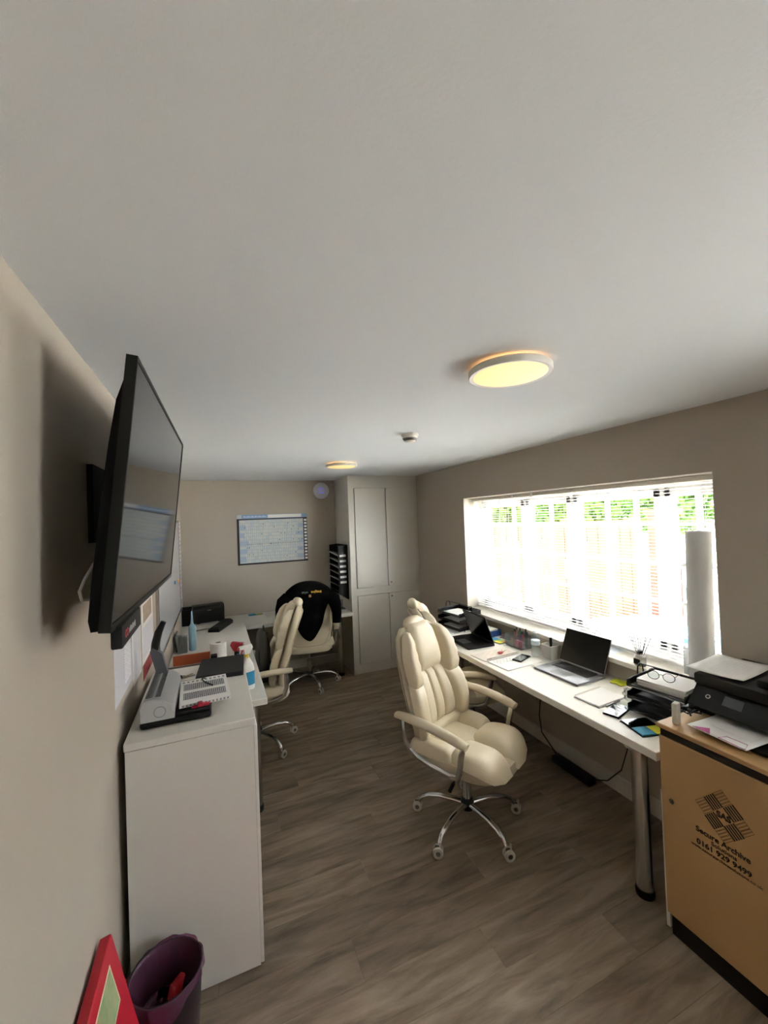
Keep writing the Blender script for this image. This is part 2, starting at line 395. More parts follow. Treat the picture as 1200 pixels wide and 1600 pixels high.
for i, (x, yv, h, r) in enumerate(((5.0, 6.95, 2.0, 1.1), (7.3, 6.75, 2.1, 1.15), (9.65, 6.2, 2.1, 1.15), (10.85, 4.25, 2.1, 1.1))):
    lb = ['leafy green bush behind the fence nearest the house wall', 'rounded green bush behind the middle of the orange fence', 'large green bush behind the brick gate pier', 'green bush beside the pinkish brick house'][i]
    t = thing('garden_bush', lb, 'bush', (x, yv, 0), 0, 'bushes beyond the fence')
    part('stem', MB().tube([(0, 0, 0), (.05, 0, .8), (0, .05, h)], [.06, .05, .03], 7), M_bark, t)
    vs = []; fs = []
    for q in range(6000):
        dd = Vector((random.gauss(0, 1), random.gauss(0, 1), random.gauss(0, 1))).normalized()*(random.random()**.4)
        c = Vector((dd.x*r, dd.y*r, h+dd.z*r*.85)); 
        if c.z < .25: continue
        a = Vector((random.gauss(0, 1), random.gauss(0, 1), random.gauss(0, 1))).normalized(); b = a.cross(dd if dd.length > .1 else Vector((0, 0, 1))); b.normalize()
        sz = random.uniform(.06, .10); o = len(vs)
        vs += [c-a*sz, c+b*sz*.5, c+a*sz, c-b*sz*.5]; fs.append((o, o+1, o+2, o+3))
    fo = part('foliage', MB().add(vs, fs), M_leaf, t); fo['kind'] = 'stuff'

# ------------------------------------------------------------------ ceiling fittings
def ceiling_lamp(x, y, label):
    t = thing('ceiling_lamp', label, 'lamp', (x, y, ZC), 0, 'round ceiling lamps')
    part('mount', MB().cyl((0, 0, -.018), (0, 0, 0), .09, n=32), M_white, t)
    part('rim', MB().lathe([(.126, -.034), (.139, -.036), (.142, -.032), (.142, -.016), (.138, -.012), (.09, -.012)], 64), M_white, t)
    part('diffuser', MB().lathe([(0, -.036), (.1, -.0365), (.126, -.034)], 64), mat('lamp_diffuser', 'e8dcb8', .5, emit='ffd873', estr=.32), t)
    part('back_light', MB().lathe([(.092, -.010), (.12, -.0105), (.12, -.0115), (.092, -.0115)], 48), mat('lamp_backlight', 'ffd9a0', .5, emit='ffc98a', estr=.9), t)
ceiling_lamp(.97, 1.14, 'round ceiling lamp with glowing yellow diffuser above the near armchair')
ceiling_lamp(1.08, 3.57, 'round ceiling lamp glowing yellow near the corner cupboard')
t = thing('smoke_detector', 'small white smoke detector on the ceiling between the two lamps', 'smoke detector', (1.135, 2.27, ZC))
part('base', MB().lathe([(.052, -.016), (.054, -.012), (.054, 0)], 32), M_white, t)
part('head', MB().lathe([(0, -.05), (.026, -.05), (.034, -.044), (.046, -.03), (.048, -.016)], 32), M_white, t)
part('vent', MB().lathe([(.036, -.043), (.0475, -.028)], 32), mat('vent_grey', '5a5a5a', .6), t)
t = thing('wireless_access_point', 'round white wifi access point with blue light ring on back wall', 'access point', (1.262, YB, 2.178))
Rm = Matrix.Rotation(PI/2, 4, 'X')
part('body', MB().lathe([(.1, 0), (.105, .008), (.102, .018), (.085, .027), (.05, .031), (0, .032)], 48, M=Rm), mat('ap_white', 'cfd0d6', .5), t)
part('light_ring', MB().lathe([(.030, .0325), (.036, .0318), (.036, .0333), (.030, .0336), (.030, .0325)], 40, M=Rm), mat('blue_led', '8f93ff', .5, emit='6a70e8', estr=.5), t)

# ------------------------------------------------------------------ television
t = thing('television', 'large black flat television tilted on an arm on the left wall', 'television', (-.173, 1.586, 1.871))
B = Matrix.Rotation(.109, 4, 'Y') @ Matrix.Rotation(-.021, 4, 'Z') @ Matrix(((0, -1, 0, 0), (1, 0, 0, 0), (0, 0, 1, 0), (0, 0, 0, 1)))
# local: x along the room, -y towards the room, z up
W2, H2 = .535, .3025
part('screen', MB().box(-W2+.004, W2-.004, -.001, .004, -H2+.008, H2-.004, M=B), mat('tv_screen', '0c0c0c', .07, spec=.5), t)
part('bezel', MB().box(-W2-.004, -W2+.004, -.003, .02, -H2-.004, H2+.004, M=B).box(W2-.004, W2+.004, -.003, .02, -H2-.004, H2+.004, M=B).box(-W2, W2, -.003, .02, H2-.004, H2+.004, M=B).box(-W2, W2, -.004, .02, -H2-.006, -H2+.008, M=B), M_black, t)
sec = [(.004, H2), (.012, H2), (.020, H2-.05), (.031, H2-.10), (.037, H2-.2), (.040, 0), (.042, -H2+.1), (.041, -H2+.02), (.034, -H2-.004), (.004, -H2)]
part('rear_housing', MB().prism([(a, b) for a, b in sec], -W2, W2, 'x', M=B), mat('tv_housing', '050507', .7, spec=.15), t)
part('wall_arm', MB().box(-.03, .03, .035, .16, -.03, .03, M=B).box(-.12, .12, .035, .06, -.15, .15, M=B), M_blackm, t)
part('wall_plate', MB().box(-.1815, -.165, -.1, .1, -.12, .12), mat('tv_housing', '050507', .7), t)
part('power_lead', MB().tube([(-.105, -.26, -.14), (-.117, -.335, -.17), (-.117, -.41, -.197), (-.117, -.452, -.221), (-.117, -.436, -.243), (-.105, -.372, -.254)], .0035, 6), M_paper, t, 'white power lead')
t = thing('conference_camera_bar', 'small black bar with red and white print hanging under the television', 'camera', (-.206, 1.205, 1.530))
part('body', MB().rbox(-.018, .006, -.115, .13, -.012, .040, .004), M_blackm, t)
cu = frame((.0066, -.075, .014), (0, 1, 0), (0, 0, 1), (1, 0, 0))
cu.translation.x = .0058
part('red_mark', MB().lathe([(.006, 0), (.010, 0), (.010, .0006), (.006, .0006), (.006, 0)], 20, M=cu).lathe([(.006, 0), (.010, 0), (.010, .0006), (.006, .0006), (.006, 0)], 20, M=cu @ Matrix.Translation((.018, 0, 0))), mat('red_print', 'a8323a', .5), t)
bm = MB()
for i in range(9): bm.box(.0058, .0066, -.038+i*.0095, -.031+i*.0095, .006+.002*(i % 2), .021-.003*((i*5) % 3 == 0))
part('white_print', bm, mat('grey_print', 'a0a0a4', .5), t)

# ------------------------------------------------------------------ left wall papers and boards
M_txt = print_mat('text_rows', 'dfdfe4', 'a9abb4', 1, 1, .0042, 'YZ', 'c0c2ca', .05, .0105)
def wall_sheet(name, y0, y1, z0, z1, label, m=None, th=.0015, cat='paper', group=None):
    t = thing(name, label, cat, (XL, (y0+y1)/2, (z0+z1)/2), 0, group); hy, hz = (y1-y0)/2, (z1-z0)/2
    part('sheet', MB().box(0, th, -hy, hy, -hz, hz), m or M_paper, t); return t, hy, hz
t, hy, hz = wall_sheet('wall_notice', 1.775, 2.105, 1.13, 1.355, 'white laminated landscape notice on the left wall below the television', mat('laminate_white', 'e2e4ec', .25))
part('text_block', MB().box(.0015, .0019, -hy+.18, hy-.03, -hz+.03, hz-.03), M_txt, t)
t, hy, hz = wall_sheet('wall_notice', 2.125, 2.345, 1.085, 1.395, 'plain white portrait text sheet on the left wall, beside the one with a photo')
part('text_block', MB().box(.0015, .0019, -hy+.015, hy-.015, -hz+.02, hz-.07), M_txt, t)
part('red_heading', MB().box(.0015, .0019, -hy+.02, hy-.02, hz-.055, hz-.02), mat('dull_red_print', '9a4a4c', .6), t)
t, hy, hz = wall_sheet('wall_poster', 2.38, 2.77, 1.02, 1.43, 'white poster with photo strip and dark red footer on left wall', None, .0015, 'poster')
part('text_block', MB().box(.0015, .0019, -hy+.02, hy-.02, -hz+.10, hz-.15), M_txt, t)
part('red_footer', MB().box(.0015, .0021, -hy, hy, -hz, -hz+.075), mat('dark_red_print', '7e2b30', .6), t)
part('photo', MB().box(.0015, .0021, -hy+.05, hy-.05, hz-.13, hz-.04), mat('photo_print', '6a5244', .5, col2='c9b9a4', scale=30), t)
t = thing('whiteboard', 'glossy whiteboard with thin metal frame on the left wall above desk', 'whiteboard', (XL, 3.78, 1.40))
part('board', MB().box(.004, .012, -.84, .84, -.43, .43), mat('whiteboard_gloss', 'dfe2e6', .12), t)
part('frame', MB().box(0, .018, -.86, -.84, -.45, .45).box(0, .018, .84, .86, -.45, .45).box(0, .018, -.84, .84, .43, .45).box(0, .018, -.84, .84, -.45, -.43), M_steel, t)
t, hy, hz = wall_sheet('wall_chart', 4.66, 4.98, 1.02, 1.84, 'tall narrow printed chart on left wall beyond the whiteboard', None, .003, 'chart')
part('print', MB().box(.003, .0034, -hy+.01, hy-.01, -hz+.02, hz-.02), print_mat('purple_rows', 'd5d2d8', '9a93a8', 1, 1, .012, 'YZ', 'c6b0a8', .1, .045), t)
for yy, zz, c in ((4.05, 1.30, 'blue_magnet'), (4.4, 1.27, 'orange_magnet')):
    solo('board_magnet', MB().lathe([(.018, 0), (.018, .01), (.012, .014), (0, .014)], 16, M=Matrix.Rotation(PI/2, 4, 'Y')), mat(c, '4f7fa0' if c[0] == 'b' else 'c79a5c', .4), ('blue' if c[0] == 'b' else 'orange')+' round magnet stuck on the whiteboard', 'magnet', (XL+.012, yy, zz))

# ------------------------------------------------------------------ year planner on back wall
t = thing('year_planner', 'framed blue and white year planner chart on the back wall', 'planner', (.655, YB, 1.60))
part('backing', MB().box(-.415, .415, -.004, 0, -.295, .30), mat('planner_black', '1d1b1f', .5), t)
part('header', MB().box(-.415, .415, -.006, 0, .252, .30), mat('planner_blue', '7f9cc2', .5), t)
part('header_panel', MB().box(-.06, .345, -.0068, 0, .257, .296), M_paper, t)
part('logo_panel', MB().box(-.413, -.36, -.0068, 0, .255, .298), mat('pale_grey_print', 'b9bcc2', .5), t)
bm = MB()
for i in range(18): bm.box(-.335+i*.0145, -.325+i*.0145, -.0066, 0, .268, .285-.004*((i*7) % 3))
part('header_lettering', bm, mat('pale_blue_print', 'c9d6ea', .5), t)
part('calendar_grid', MB().box(-.39, .365, -.0062, 0, -.275, .238), print_mat('planner_cells', 'aab0b4', 'd2d2cb', 1, 1, .0022, 'XZ', 'bcc7cd', .022, .0395, off=0), t)
rr = random.Random(3); mpb = mat('planner_pale_blue', 'a4b3c6', .5)
for i in range(5):
    part('blue_block', MB().box(-.385, -.385+rr.uniform(.05, .12), -.0067, 0, -.26+i*.095, -.20+i*.095), mpb, t)
    part('blue_block', MB().box(.365-rr.uniform(.05, .1), .364, -.0067, 0, -.25+i*.095, -.2+i*.095), mpb, t)
bm = MB()
for i in range(30): bm.box(-.30+i*.021, -.294+i*.021, -.0069, 0, -.06, -.048)
for i in range(26): a, b = rr.randint(0, 32), rr.randint(0, 11); bm.box(-.33+a*.021, -.321+a*.021, -.0069, 0, -.26+b*.04, -.249+b*.04)
part('ink_marks', bm, mat('planner_ink', '4a4f58', .6), t)
for i in range(13): part('month_tab', MB().box(.378, .409, -.0062, 0, -.27+i*.0395, -.245+i*.0395), M_paper, t)

# ------------------------------------------------------------------ file rack on the cupboard side
t = thing('wall_file_rack', 'tall black wall file rack with white label tags beside the cupboard', 'file rack', (1.44, 4.84, 0))
part('back_panel', MB().box(-.012, 0, -.2, .2, .86, 1.50), M_black, t)
for a, b in ((-.2, -.195), (.195, .2)): part('side_panel', MB().prism([(-.012, .86), (-.115, .93), (-.115, 1.49), (-.012, 1.50)], a, b, 'y'), M_black, t)
for i in range(7):
    zz = .93+i*.075
    part('shelf', MB().prism([(-.012, zz-.03), (-.014, zz-.026), (-.135, zz+.045), (-.135, zz+.041)], -.195, .195, 'y'), M_black, t)
    if i < 6:
        part('label_tag', MB().box(-.100, -.025, -.2025, -.1995, 1.052+i*.062, 1.077+i*.062), M_paper, t)
for i in range(6):
    zz = 1.0+i*.075
    solo('filed_paper', MB().prism([(-.02, zz-.035), (-.125, zz+.028), (-.126, zz+.033), (-.02, zz-.029)], -.02, .18, 'y'), M_paper, 'white papers on the '+['lowest', 'second lowest', 'third lowest', 'third highest', 'second highest', 'highest'][i]+' filled shelf of the black wall rack', 'paper', (1.44, 4.84, 0), group='papers in the wall rack')
solo('junction_box', MB().rbox(-.02, .005, -.05, .05, -.03, .03, .005), M_skirt, 'small white junction box on the cupboard side above the rack', 'socket', (1.438, 4.92, 1.545))

# ------------------------------------------------------------------ storage unit near the camera
t = thing('storage_unit', 'tall plain white storage cupboard unit beside the left wall', 'cabinet', (-.10, 2.172, 0))
part('carcass', MB().box(-.229, .222, -.40, .40, .008, .969), M_unit, t)
part('top', MB().rbox(-.233, .230, -.403, .403, .971, 1.0, .0025, 1), M_unit, t)
for k in (0, 1):
    d = part('door', MB().rbox(.2225, .236, -.398+k*.399, -.001+k*.399, .012, .967, .002, 1), M_unit, t)
    part('handle', MB().rbox(.236, .25, -.05+k*.09, -.04+k*.09, .5, .62, .003, 1), M_steel, d)

# comb binding machine (axis along the room)
t = thing('comb_binding_machine', 'silver comb binding machine with black lever on the storage unit', 'binding machine', (-.16, 2.05, 1.0))
part('base', MB().rbox(-.135, .125, -.195, .195, 0, .03, .012), M_black, t)
part('tray', MB().rbox(-.01, .122, -.185, .185, .028, .042, .006), M_blackm, t)
prof = [(-.128, .028), (-.128, .085), (-.118, .108), (-.085, .112), (-.045, .100), (-.022, .082), (-.012, .055), (-.010, .028)]
part('body', MB().prism(prof, -.192, .185, 'y'), M_silver, t, sharp=50)
part('end_cap', MB().prism([(a*1.0-.001, b*1.0+.001) for a, b in prof], -.197, -.188, 'y'), mat('light_silver_plastic', 'b9b9ba', .4, metal=.2), t, sharp=50)
part('dial', MB().lathe([(.019, 0), (.022, 0), (.022, .0012), (.019, .0012), (.019, 0)], 28, c=(0, 0, 0), M=frame((-.062, -.197, .062), (1, 0, 0), (0, 0, 1), (0, -1, 0))), M_grey, t)
bm = MB()
for i in range(21): bm.box(-.116, -.062, -.16+i*.0155, -.152+i*.0155, .1095, .1115)
part('comb_slots', bm, mat('slot_dark', '4a4b4d', .5), t, sharp=40)
lv = part('lever_arm', MB().prism([(-.10, .07), (-.055, .07), (-.085, .20), (-.122, .232), (-.135, .215)], .13, .165, 'y'), mat('dark_grey_plastic', '55565a', .5), t)
part('lever_grip', MB().tube([(-.118, .147, .212), (-.112, .147, .25), (-.098, .147, .30), (-.076, .147, .345)], [.016, .018, .017, .012], 10), M_black, lv)
Mb = RZ(math.radians(4), (-.078, 2.045, 1.0425))
t = thing('printed_card_pack', 'white printed card pack with two dark tables lying on binding machine', 'card pack', (-.064, 2.045, 1.0425), math.radians(3))
part('pack', MB().box(-.10, .10, -.145, .145, 0, .012), M_paper, t)
for a in (-.075, .012): part('printed_table', MB().box(a+0, a+.062, -.115, .115, .012, .0126), print_mat('dark_cells', 'c9c9cc', '55555a', 1, 1, .0018, 'XY', '6a6a70', .012, .011), t) if False else part('printed_table', MB().box(-.085, .085, a*1.25-.002, a*1.25+.075, .012, .0126), print_mat('dark_cells', 'c9c9cc', '45454b', 1, 1, .0016, 'XY', '66666c', .008, .019, off=0), t)
bm = MB()
for i in range(13): bm.box(-.09+i*.0145, -.083+i*.0145, -.1455, -.145, .002, .010)
for i in range(10): bm.box(-.09+i*.019, -.08+i*.019, .108, .128, .012, .0125)
part('edge_print', bm, mat('grey_ink', '8a8a8e', .6), t)
solo('red_marker_clip', MB().rbox(-.035, .035, -.006, .006, 0, .012, .004).rbox(-.012, .008, -.014, .014, .004, .02, .004), mat('crimson_plastic', 'b01c3c', .4), 'crimson plastic clip lying on the black base of the binding machine', 'clip', (-.075, 1.88, 1.042), (0, 0, .15))
# keys
def keys(loc, rz, label, m2, name='key_bunch'):
    t = thing(name, label, 'keys', loc, rz)
    part('fob', MB().rbox(-.045, -.01, -.016, .014, 0, .014, .006), m2, t)
    part('key', MB().box(.0, .05, -.004, .004, .002, .0045).lathe([(.012, .002), (.012, .0045)], 14, c=(0, 0, 0)), M_steel, t)
    part('key', MB().box(.0, .045, -.004, .004, .005, .0075, M=RZ(.5)).lathe([(.011, .005), (.011, .0075)], 14), mat('brass', 'a58f5c', .35, metal=.9), t)
    part('ring', MB().tube([(-.008+.012*math.cos(a), .012*math.sin(a), .008) for a in [i*PI/6 for i in range(12)]], .0012, 6, closed=True), M_steel, t)
keys((-.168, 2.40, 1.0), .1, 'bunch of keys with black fob on the storage unit', M_black)
solo('black_cord_loop', MB().tube([(.002, .04, .002), (-.012, .02, .01), (-.006, 0, .0035), (.01, -.03, .003), (.03, -.065, .003), (.034, -.075, .003)], .003, 6), M_black, 'short black cord lying across the printed card pack', 'cord', (-.065, 2.13, 1.0555))
t = thing('ring_binder', 'flat black folder lying on the far end of storage unit', 'folder', (.012, 2.44, 1.0), math.radians(-4))
part('cover', MB().rbox(-.115, .115, -.145, .145, .020, .024, .002, 1).rbox(-.115, .115, -.145, .145, 0, .004, .002, 1).rbox(-.115, -.111, -.145, .145, 0, .024, .002, 1), mat('black_folder', '17181b', .6, spec=.3), t)
part('pages', MB().box(-.110, .108, -.138, .138, .004, .020), mat('dark_pages', '2d2d30', .8), t)

# ------------------------------------------------------------------ desks
ld = thing('corner_desk', 'white L-shaped corner desk along the left and back walls', 'desk', (0, 0, 0))
part('desk_top', MB().rbox(XL, .265, 2.60, YB-.005, .692, .73, .003, 1), M_white, ld)
part('desk_return', MB().rbox(.265, 1.438, 4.50, YB-.005, .692, .73, .003, 1), M_white, ld)
def post_leg(parent, x, y, r=.03, h=.692):
    l = part('leg', MB().cyl((x, y, .03), (x, y, h), r, n=24), M_steel, parent)
    part('foot', MB().lathe([(r+.004, 0), (r+.006, .02), (r+.003, .035), (r, .036)], 24, c=(x, y, 0)), M_black, l)
    part('mount_plate', MB().cyl((x, y, h-.008), (x, y, h), r+.03, n=24), M_steel, l)
post_leg(ld, 1.31, 4.62); post_leg(ld, -.28, 2.72); post_leg(ld, .2, 2.72)
rd = thing('window_desk', 'long white desk top along the wall under the window', 'desk', (0, 0, 0))
part('desk_top', MB().rbox(1.738, XR, 1.217, 3.62, .692, .73, .003, 1), M_white, rd)
post_leg(rd, 1.80, 1.345, .035); post_leg(rd, 2.22, 1.40, .035); post_leg(rd, 1.80, 3.52, .035); post_leg(rd, 2.22, 3.52, .035)

# ------------------------------------------------------------------ executive chair
def sm01(t): t = max(0, min(1, t)); return t*t*(3-2*t)
def lerp_tab(tab, v):
    for (a, x), (b, yv) in zip(tab, tab[1:]):
        if v <= b: return x+(yv-x)*sm01((v-a)/(b-a))
    return tab[-1][1]
WT = [(0, .215), (.15, .235), (.35, .252), (.55, .238), (.75, .235), (.9, .212), (1, .15)]
def spine(v): return Vector((0, -.185-.03*v-.125*v*v+.02*math.sin(PI*min(1, v*2)), .465+.645*v))
def spn(v):
    a = spine(v+.01)-spine(v-.01); a.normalize(); return Vector((0, a.z, -a.y))
def bmap(u, v, d):
    p = spine(v); n = spn(v); wv = lerp_tab(WT, v)
    return p+Vector((u*wv, 0, 0))+n*(d+.03*u*u)
def pad(mb, fu0, fu1, v0, v1, T, fmap, n=13, puck=0):
    """puffy cushion over a patch; fu0/fu1 give the side limits for t in 0..1"""
    def fn(sg):
        def g(a, b):
            s_, t_ = a*2-1, b*2-1
            u = fu0(b)+(fu1(b)-fu0(b))*a; v = v0+(v1-v0)*b
            h = max(0, (1-s_**4)*(1-t_**4))**.5
            wr = 1+puck*math.sin(b*34)*abs(s_)**3*.16
            return fmap(u, v, sg*T*h*wr if sg > 0 else -.006)
        return g
    mb.grid(fn(1), n, n+puck*14 if puck else n); return mb
def smap(x, y, d): return Vector((x, y, .462+.012*(abs(x)/.25)**2-.050*max(0, (y-.18)/.12)**2+d))

def make_chair():
    t = thing('office_chair', '', 'chair')
    # base
    for i in range(5):
        M = Matrix.Rotation(2*PI*i/5, 4, 'Z')
        lg = part('base_leg', MB().tube([(.02, 0, .118), (.09, 0, .122), (.17, 0, .122), (.235, 0, .110), (.278, 0, .088), (.295, 0, .062)], [.019, .0175, .0165, .0155, .0145, .014], 10, flat=.8, M=M), M_chrome, t)
        C = M @ Matrix.Translation((.31, 0, 0)) @ Matrix.Rotation(math.radians((-56, -40, -70, -50, -62)[i])-2*PI*i/5, 4, 'Z')
        cs = MB().cyl((-.012, 0, .05), (-.012, 0, .078), .007, n=8, M=C)
        for sgn in (-1, 1):
            cs.lathe([(.012, .004), (.022, .004), (.028, .007), (.028, .018), (.024, .021), (.014, .021), (.013, .018), (0, .018)], 20, M=C @ frame((0, 0, .028), (1, 0, 0), (0, 0, 1), (0, sgn, 0)))
        part('castor', cs, M_castor, lg)
        wd = MB()
        for sgn in (-1, 1): wd.lathe([(0, .0195), (.0125, .0195), (.0125, .0188), (0, .0188)], 16, M=C @ frame((0, 0, .028), (1, 0, 0), (0, 0, 1), (0, sgn, 0)))
        wd.rbox(-.02, .016, -.0035, .0035, .03, .062, .003, 1, M=C)
        part('castor_fork', wd, mat('castor_grey', '5c5854', .5), lg)
    part('hub', MB().lathe([(.03, .085), (.038, .09), (.038, .13), (.03, .148), (.0, .148)], 24), M_black, t)
    part('gas_lift', MB().cyl((0, 0, .14), (0, 0, .27), .025, n=20).cyl((0, 0, .27), (0, 0, .40), .014, n=16), M_chrome, t)
    part('mechanism', MB().rbox(-.09, .09, -.13, .11, .375, .41, .01), M_black, t)
    part('lever', MB().tube([(.08, .02, .39), (.16, .04, .375), (.22, .05, .35), (.24, .05, .345)], .005, 6).tube([(.215, .05, .352), (.262, .055, .338)], .01, 8), M_black, t)
    # seat
    def sring(sc, z):
        out = []
        for j in range(40):
            a = 2*PI*j/40; c, s_ = math.cos(a), math.sin(a)
            x = .255*sc*math.copysign(abs(c)**.55, c); yv = .278*sc*math.copysign(abs(s_)**.62, s_)
            out.append((x*(1-.25*max(0, (yv-.2)/.08)), yv+.018, z-.035*max(0, (yv-.15)/.13)**2))
        return out
    part('seat_base', MB().loft([sring(.93, .405), sring(.99, .42), sring(1.0, .455), sring(.985, .474)]), M_creamd, t)
    top = MB()
    lob = lambda k: (lambda b: k)
    pad(top, lambda b: -(.13+.138*(1-b**5)**.5)+.05*(1-b)**3, lambda b: -.004-.03*b**8, .015, .308, .066, smap, 15)
    pad(top, lambda b: .004+.03*b**8, lambda b: .13+.138*(1-b**5)**.5-.05*(1-b)**3, .015, .308, .066, smap, 15)
    pad(top, lambda b: -.268+.04*abs(2*b-1)**4, lambda b: -.105-.035*math.sin(PI*b), -.235, .065, .066, smap)
    pad(top, lambda b: .105+.035*math.sin(PI*b), lambda b: .268-.04*abs(2*b-1)**4, -.235, .065, .066, smap)
    pad(top, lambda b: -.145, lambda b: .145, -.245, .075, .050, smap)
    part('seat_cushion', top, M_cream, t, sharp=180)
    # back shell
    rings = []
    for i in range(15):
        v = i/14
        ve = v
        ring = []
        for j in range(32):
            a = 2*PI*j/32; c, s_ = math.cos(a), math.sin(a)
            u = math.copysign(abs(c)**.5, c); d = math.copysign(abs(s_)**.6, s_)
            ring.append(bmap(u*(.97 if 0 < i < 14 else .9), ve, -.035+d*(.034 if 0 < i < 14 else .02)))
        rings.append(ring)
    part('back_shell', MB().loft(rings), M_creamd, t, sharp=60)
    part('back_piping', MB().tube([bmap(.9*math.copysign(1, c)*abs(c)**.4, .5+.46*math.copysign(1, s_)*abs(s_)**.5, -.069-.0*c) for c, s_ in [(math.cos(2*PI*j/48), math.sin(2*PI*j/48)) for j in range(48)]], .004, 6, closed=True), M_creamd, t)
    # front cushions
    hp = MB(); pad(hp, lambda b: -.50-.10*b, lambda b: .50+.10*b, .585, 1.025, .062, bmap, 15)
    # wrap over the top
    hp.tube([bmap(-.62, .99, -.015), bmap(-.3, 1.015, -.012), bmap(0, 1.02, -.012), bmap(.3, 1.015, -.012), bmap(.62, .99, -.015)], [.02, .038, .042, .038, .02], 12)
    part('headrest', hp, M_cream, t, sharp=180)
    for sg in (-1, 1):
        wp = MB(); fa = lambda b: .54+.06*b; fb = lambda b: 1.06-.10*(2*b-1)**2-.12*b**3
        if sg > 0: pad(wp, fa, fb, .46, .955, .072, bmap, 13, 1)
        else: pad(wp, lambda b: -fb(b), lambda b: -fa(b), .46, .955, .072, bmap, 13, 1)
        part('headrest_wing', wp, M_cream, t, sharp=180)
        bp = MB(); ga = lambda b: .60-.14*b+.10*(1-b); gb = lambda b: 1.06-.02*b
        if sg > 0: pad(bp, ga, gb, .08, .545, .058, bmap, 13)
        else: pad(bp, lambda b: -gb(b), lambda b: -ga(b), .08, .545, .058, bmap, 13)
        part('side_bolster', bp, M_cream, t, sharp=180)
    lp = MB()
    for a, b_ in ((-.64, -.19), (-.19, .19), (.19, .64)):
        pad(lp, lambda b, a=a: a*(1-.2*b), lambda b, b_=b_: b_*(1-.2*b), .12, .60, .034, bmap, 11)
    part('lumbar_panel', lp, M_cream, t, sharp=180)
    part('lower_back_pad', pad(MB(), lambda b: -1.0, lambda b: 1.0, -.03, .14, .045, bmap, 11), M_cream, t, sharp=180)
    # arms
    for sg in (-1, 1):
        ap = [(.285, -.27, .660), (.292, -.18, .667), (.295, -.06, .663), (.295, .06, .650), (.292, .145, .632), (.288, .188, .620)]
        part('arm_pad', MB().tube([(sg*x, yv, zz) for x, yv, zz in ap], [.026, .032, .033, .033, .032, .027], 14, flat=.66, up=(0, 0, 1)), M_cream if False else M_creamd, t)
        fp = [(.288, .165, .628), (.288, .150, .56), (.284, .135, .48), (.275, .115, .435), (.265, .06, .418), (.262, -.06, .428), (.262, -.15, .445), (.268, -.205, .475), (.282, -.225, .54), (.287, -.225, .665)]
        fr = part('arm_frame', MB().tube([(sg*x, yv, zz) for x, yv, zz in fp], .017, 8, flat=.55, up=(1, 0, 0)), M_chrome, t)
        part('bolt', MB().cyl((sg*.24, -.10, .425), (sg*.27, -.10, .425), .008, n=8).cyl((sg*.24, .03, .418), (sg*.27, .03, .418), .008, n=8), M_steel, fr)
    return t
ch = make_chair()
G = 'cream leather office chairs'
def place(o, x, y, rz, label):
    o.location = (x, y, 0); o.rotation_euler = (0, 0, rz); o['label'] = label; o['group'] = G
place(ch, 1.315, 2.07, math.radians(206), 'cream leather office chair standing free in mid floor, turned from the window desk')
c2 = copy_tree(ch); place(c2, 1.745, 2.77, math.radians(250), 'cream leather office chair pushed in by the black laptop at window desk')
c3 = copy_tree(ch); place(c3, .27, 3.50, math.radians(85), 'cream leather office chair with backpack on its seat')
c4 = copy_tree(ch); place(c4, .92, 4.53, math.radians(-9), 'cream leather office chair with a black garment over its back')

# black garment over the back of the rear chair
def jacket():
    t = thing('black_sweatshirt', 'black sweatshirt draped over an office chair back, print at collar', 'sweatshirt', (.92, 4.53, 0), math.radians(-9))
    m = mat('black_cotton', '060607', .95, var=.2, scale=20, bump=.3, bscale=60, spec=.1)
    # outline of the hanging rear panel: half widths by height, rear of the chair
    def hang(a, b):
        # a across, b from front bottom over the top to rear bottom
        x = (a*2-1)
        wtop = .265
        if b < .3:                       # front flap
            q = 1-b/.3; v = 1.0-.28*q; X = x*(.23-.02*q)
            p = bmap(0, v, .118+.03*x*x); p.x = X; p.z -= .10*abs(x)**2.4*(1-q)
            return p+Vector((0, .0, 0))
        if b < .45:                      # over the top
            q = (b-.3)/.15; ang = PI*q
            p0 = bmap(0, 1.0, 0); X = x*(.23+.0*q)
            drop = .10*abs(x)**2.4
            return Vector((X, p0.y+.0165+(.1015+.03*x*x*(1-q))*math.cos(ang), p0.z+.025+.045*math.sin(ang)-drop))
        q = (b-.45)/.55
        edge = .50*(1-abs(x)**1.7)+.12   # length of the drop below the top, longest at the middle
        v = 1.0-edge*q/.70; X = x*(.245-.06*q*abs(x))
        rip = .006*math.sin(X*55+q*3)*(.3+q)
        p = bmap(0, max(0, v), -.085+rip); p.x = X; p.z = p.z-.10*abs(x)**2.4*(1-q)
        return p
    part('body', MB().grid(hang, 25, 34), m, t, sharp=180).modifiers.new('thick', 'SOLIDIFY').thickness = .006
    for sg in (-1, 1):
        k = 1 if sg > 0 else 1.35
        pts = [(sg*.20, -.39, 1.045), (sg*.25, -.375, .99), (sg*.275, -.34, .91), (sg*.285, -.33, .83), (sg*.282, -.33, .93-.2*k)]
        part('sleeve', MB().tube(pts, [.06, .07, .06, .05, .045], 14, flat=.55, up=(0, 1, 0)), m, t, sharp=180)
    Yr = -.415
    def tm(x, z): return frame((x, -.440, z), (1, 0, 0), (0, .12, .99), (0, -.99, .12))
    Rt = Matrix.Rotation(PI, 4, 'Z')
    text('collar_print', 'imagine', .034, mat('yellow_print', 'd2a53a', .6), t, tm(.125, 1.092) @ Rt, bold=.0008)
    text('collar_print', 'what', .034, mat('pale_print', '8a9a92', .6), t, tm(-.005, 1.092) @ Rt)
    part('collar_emblem', MB().box(.0, .022, -.436, -.41, 1.032, 1.054), mat('orange_print', 'b07a58', .6), t)
    return t
jacket()

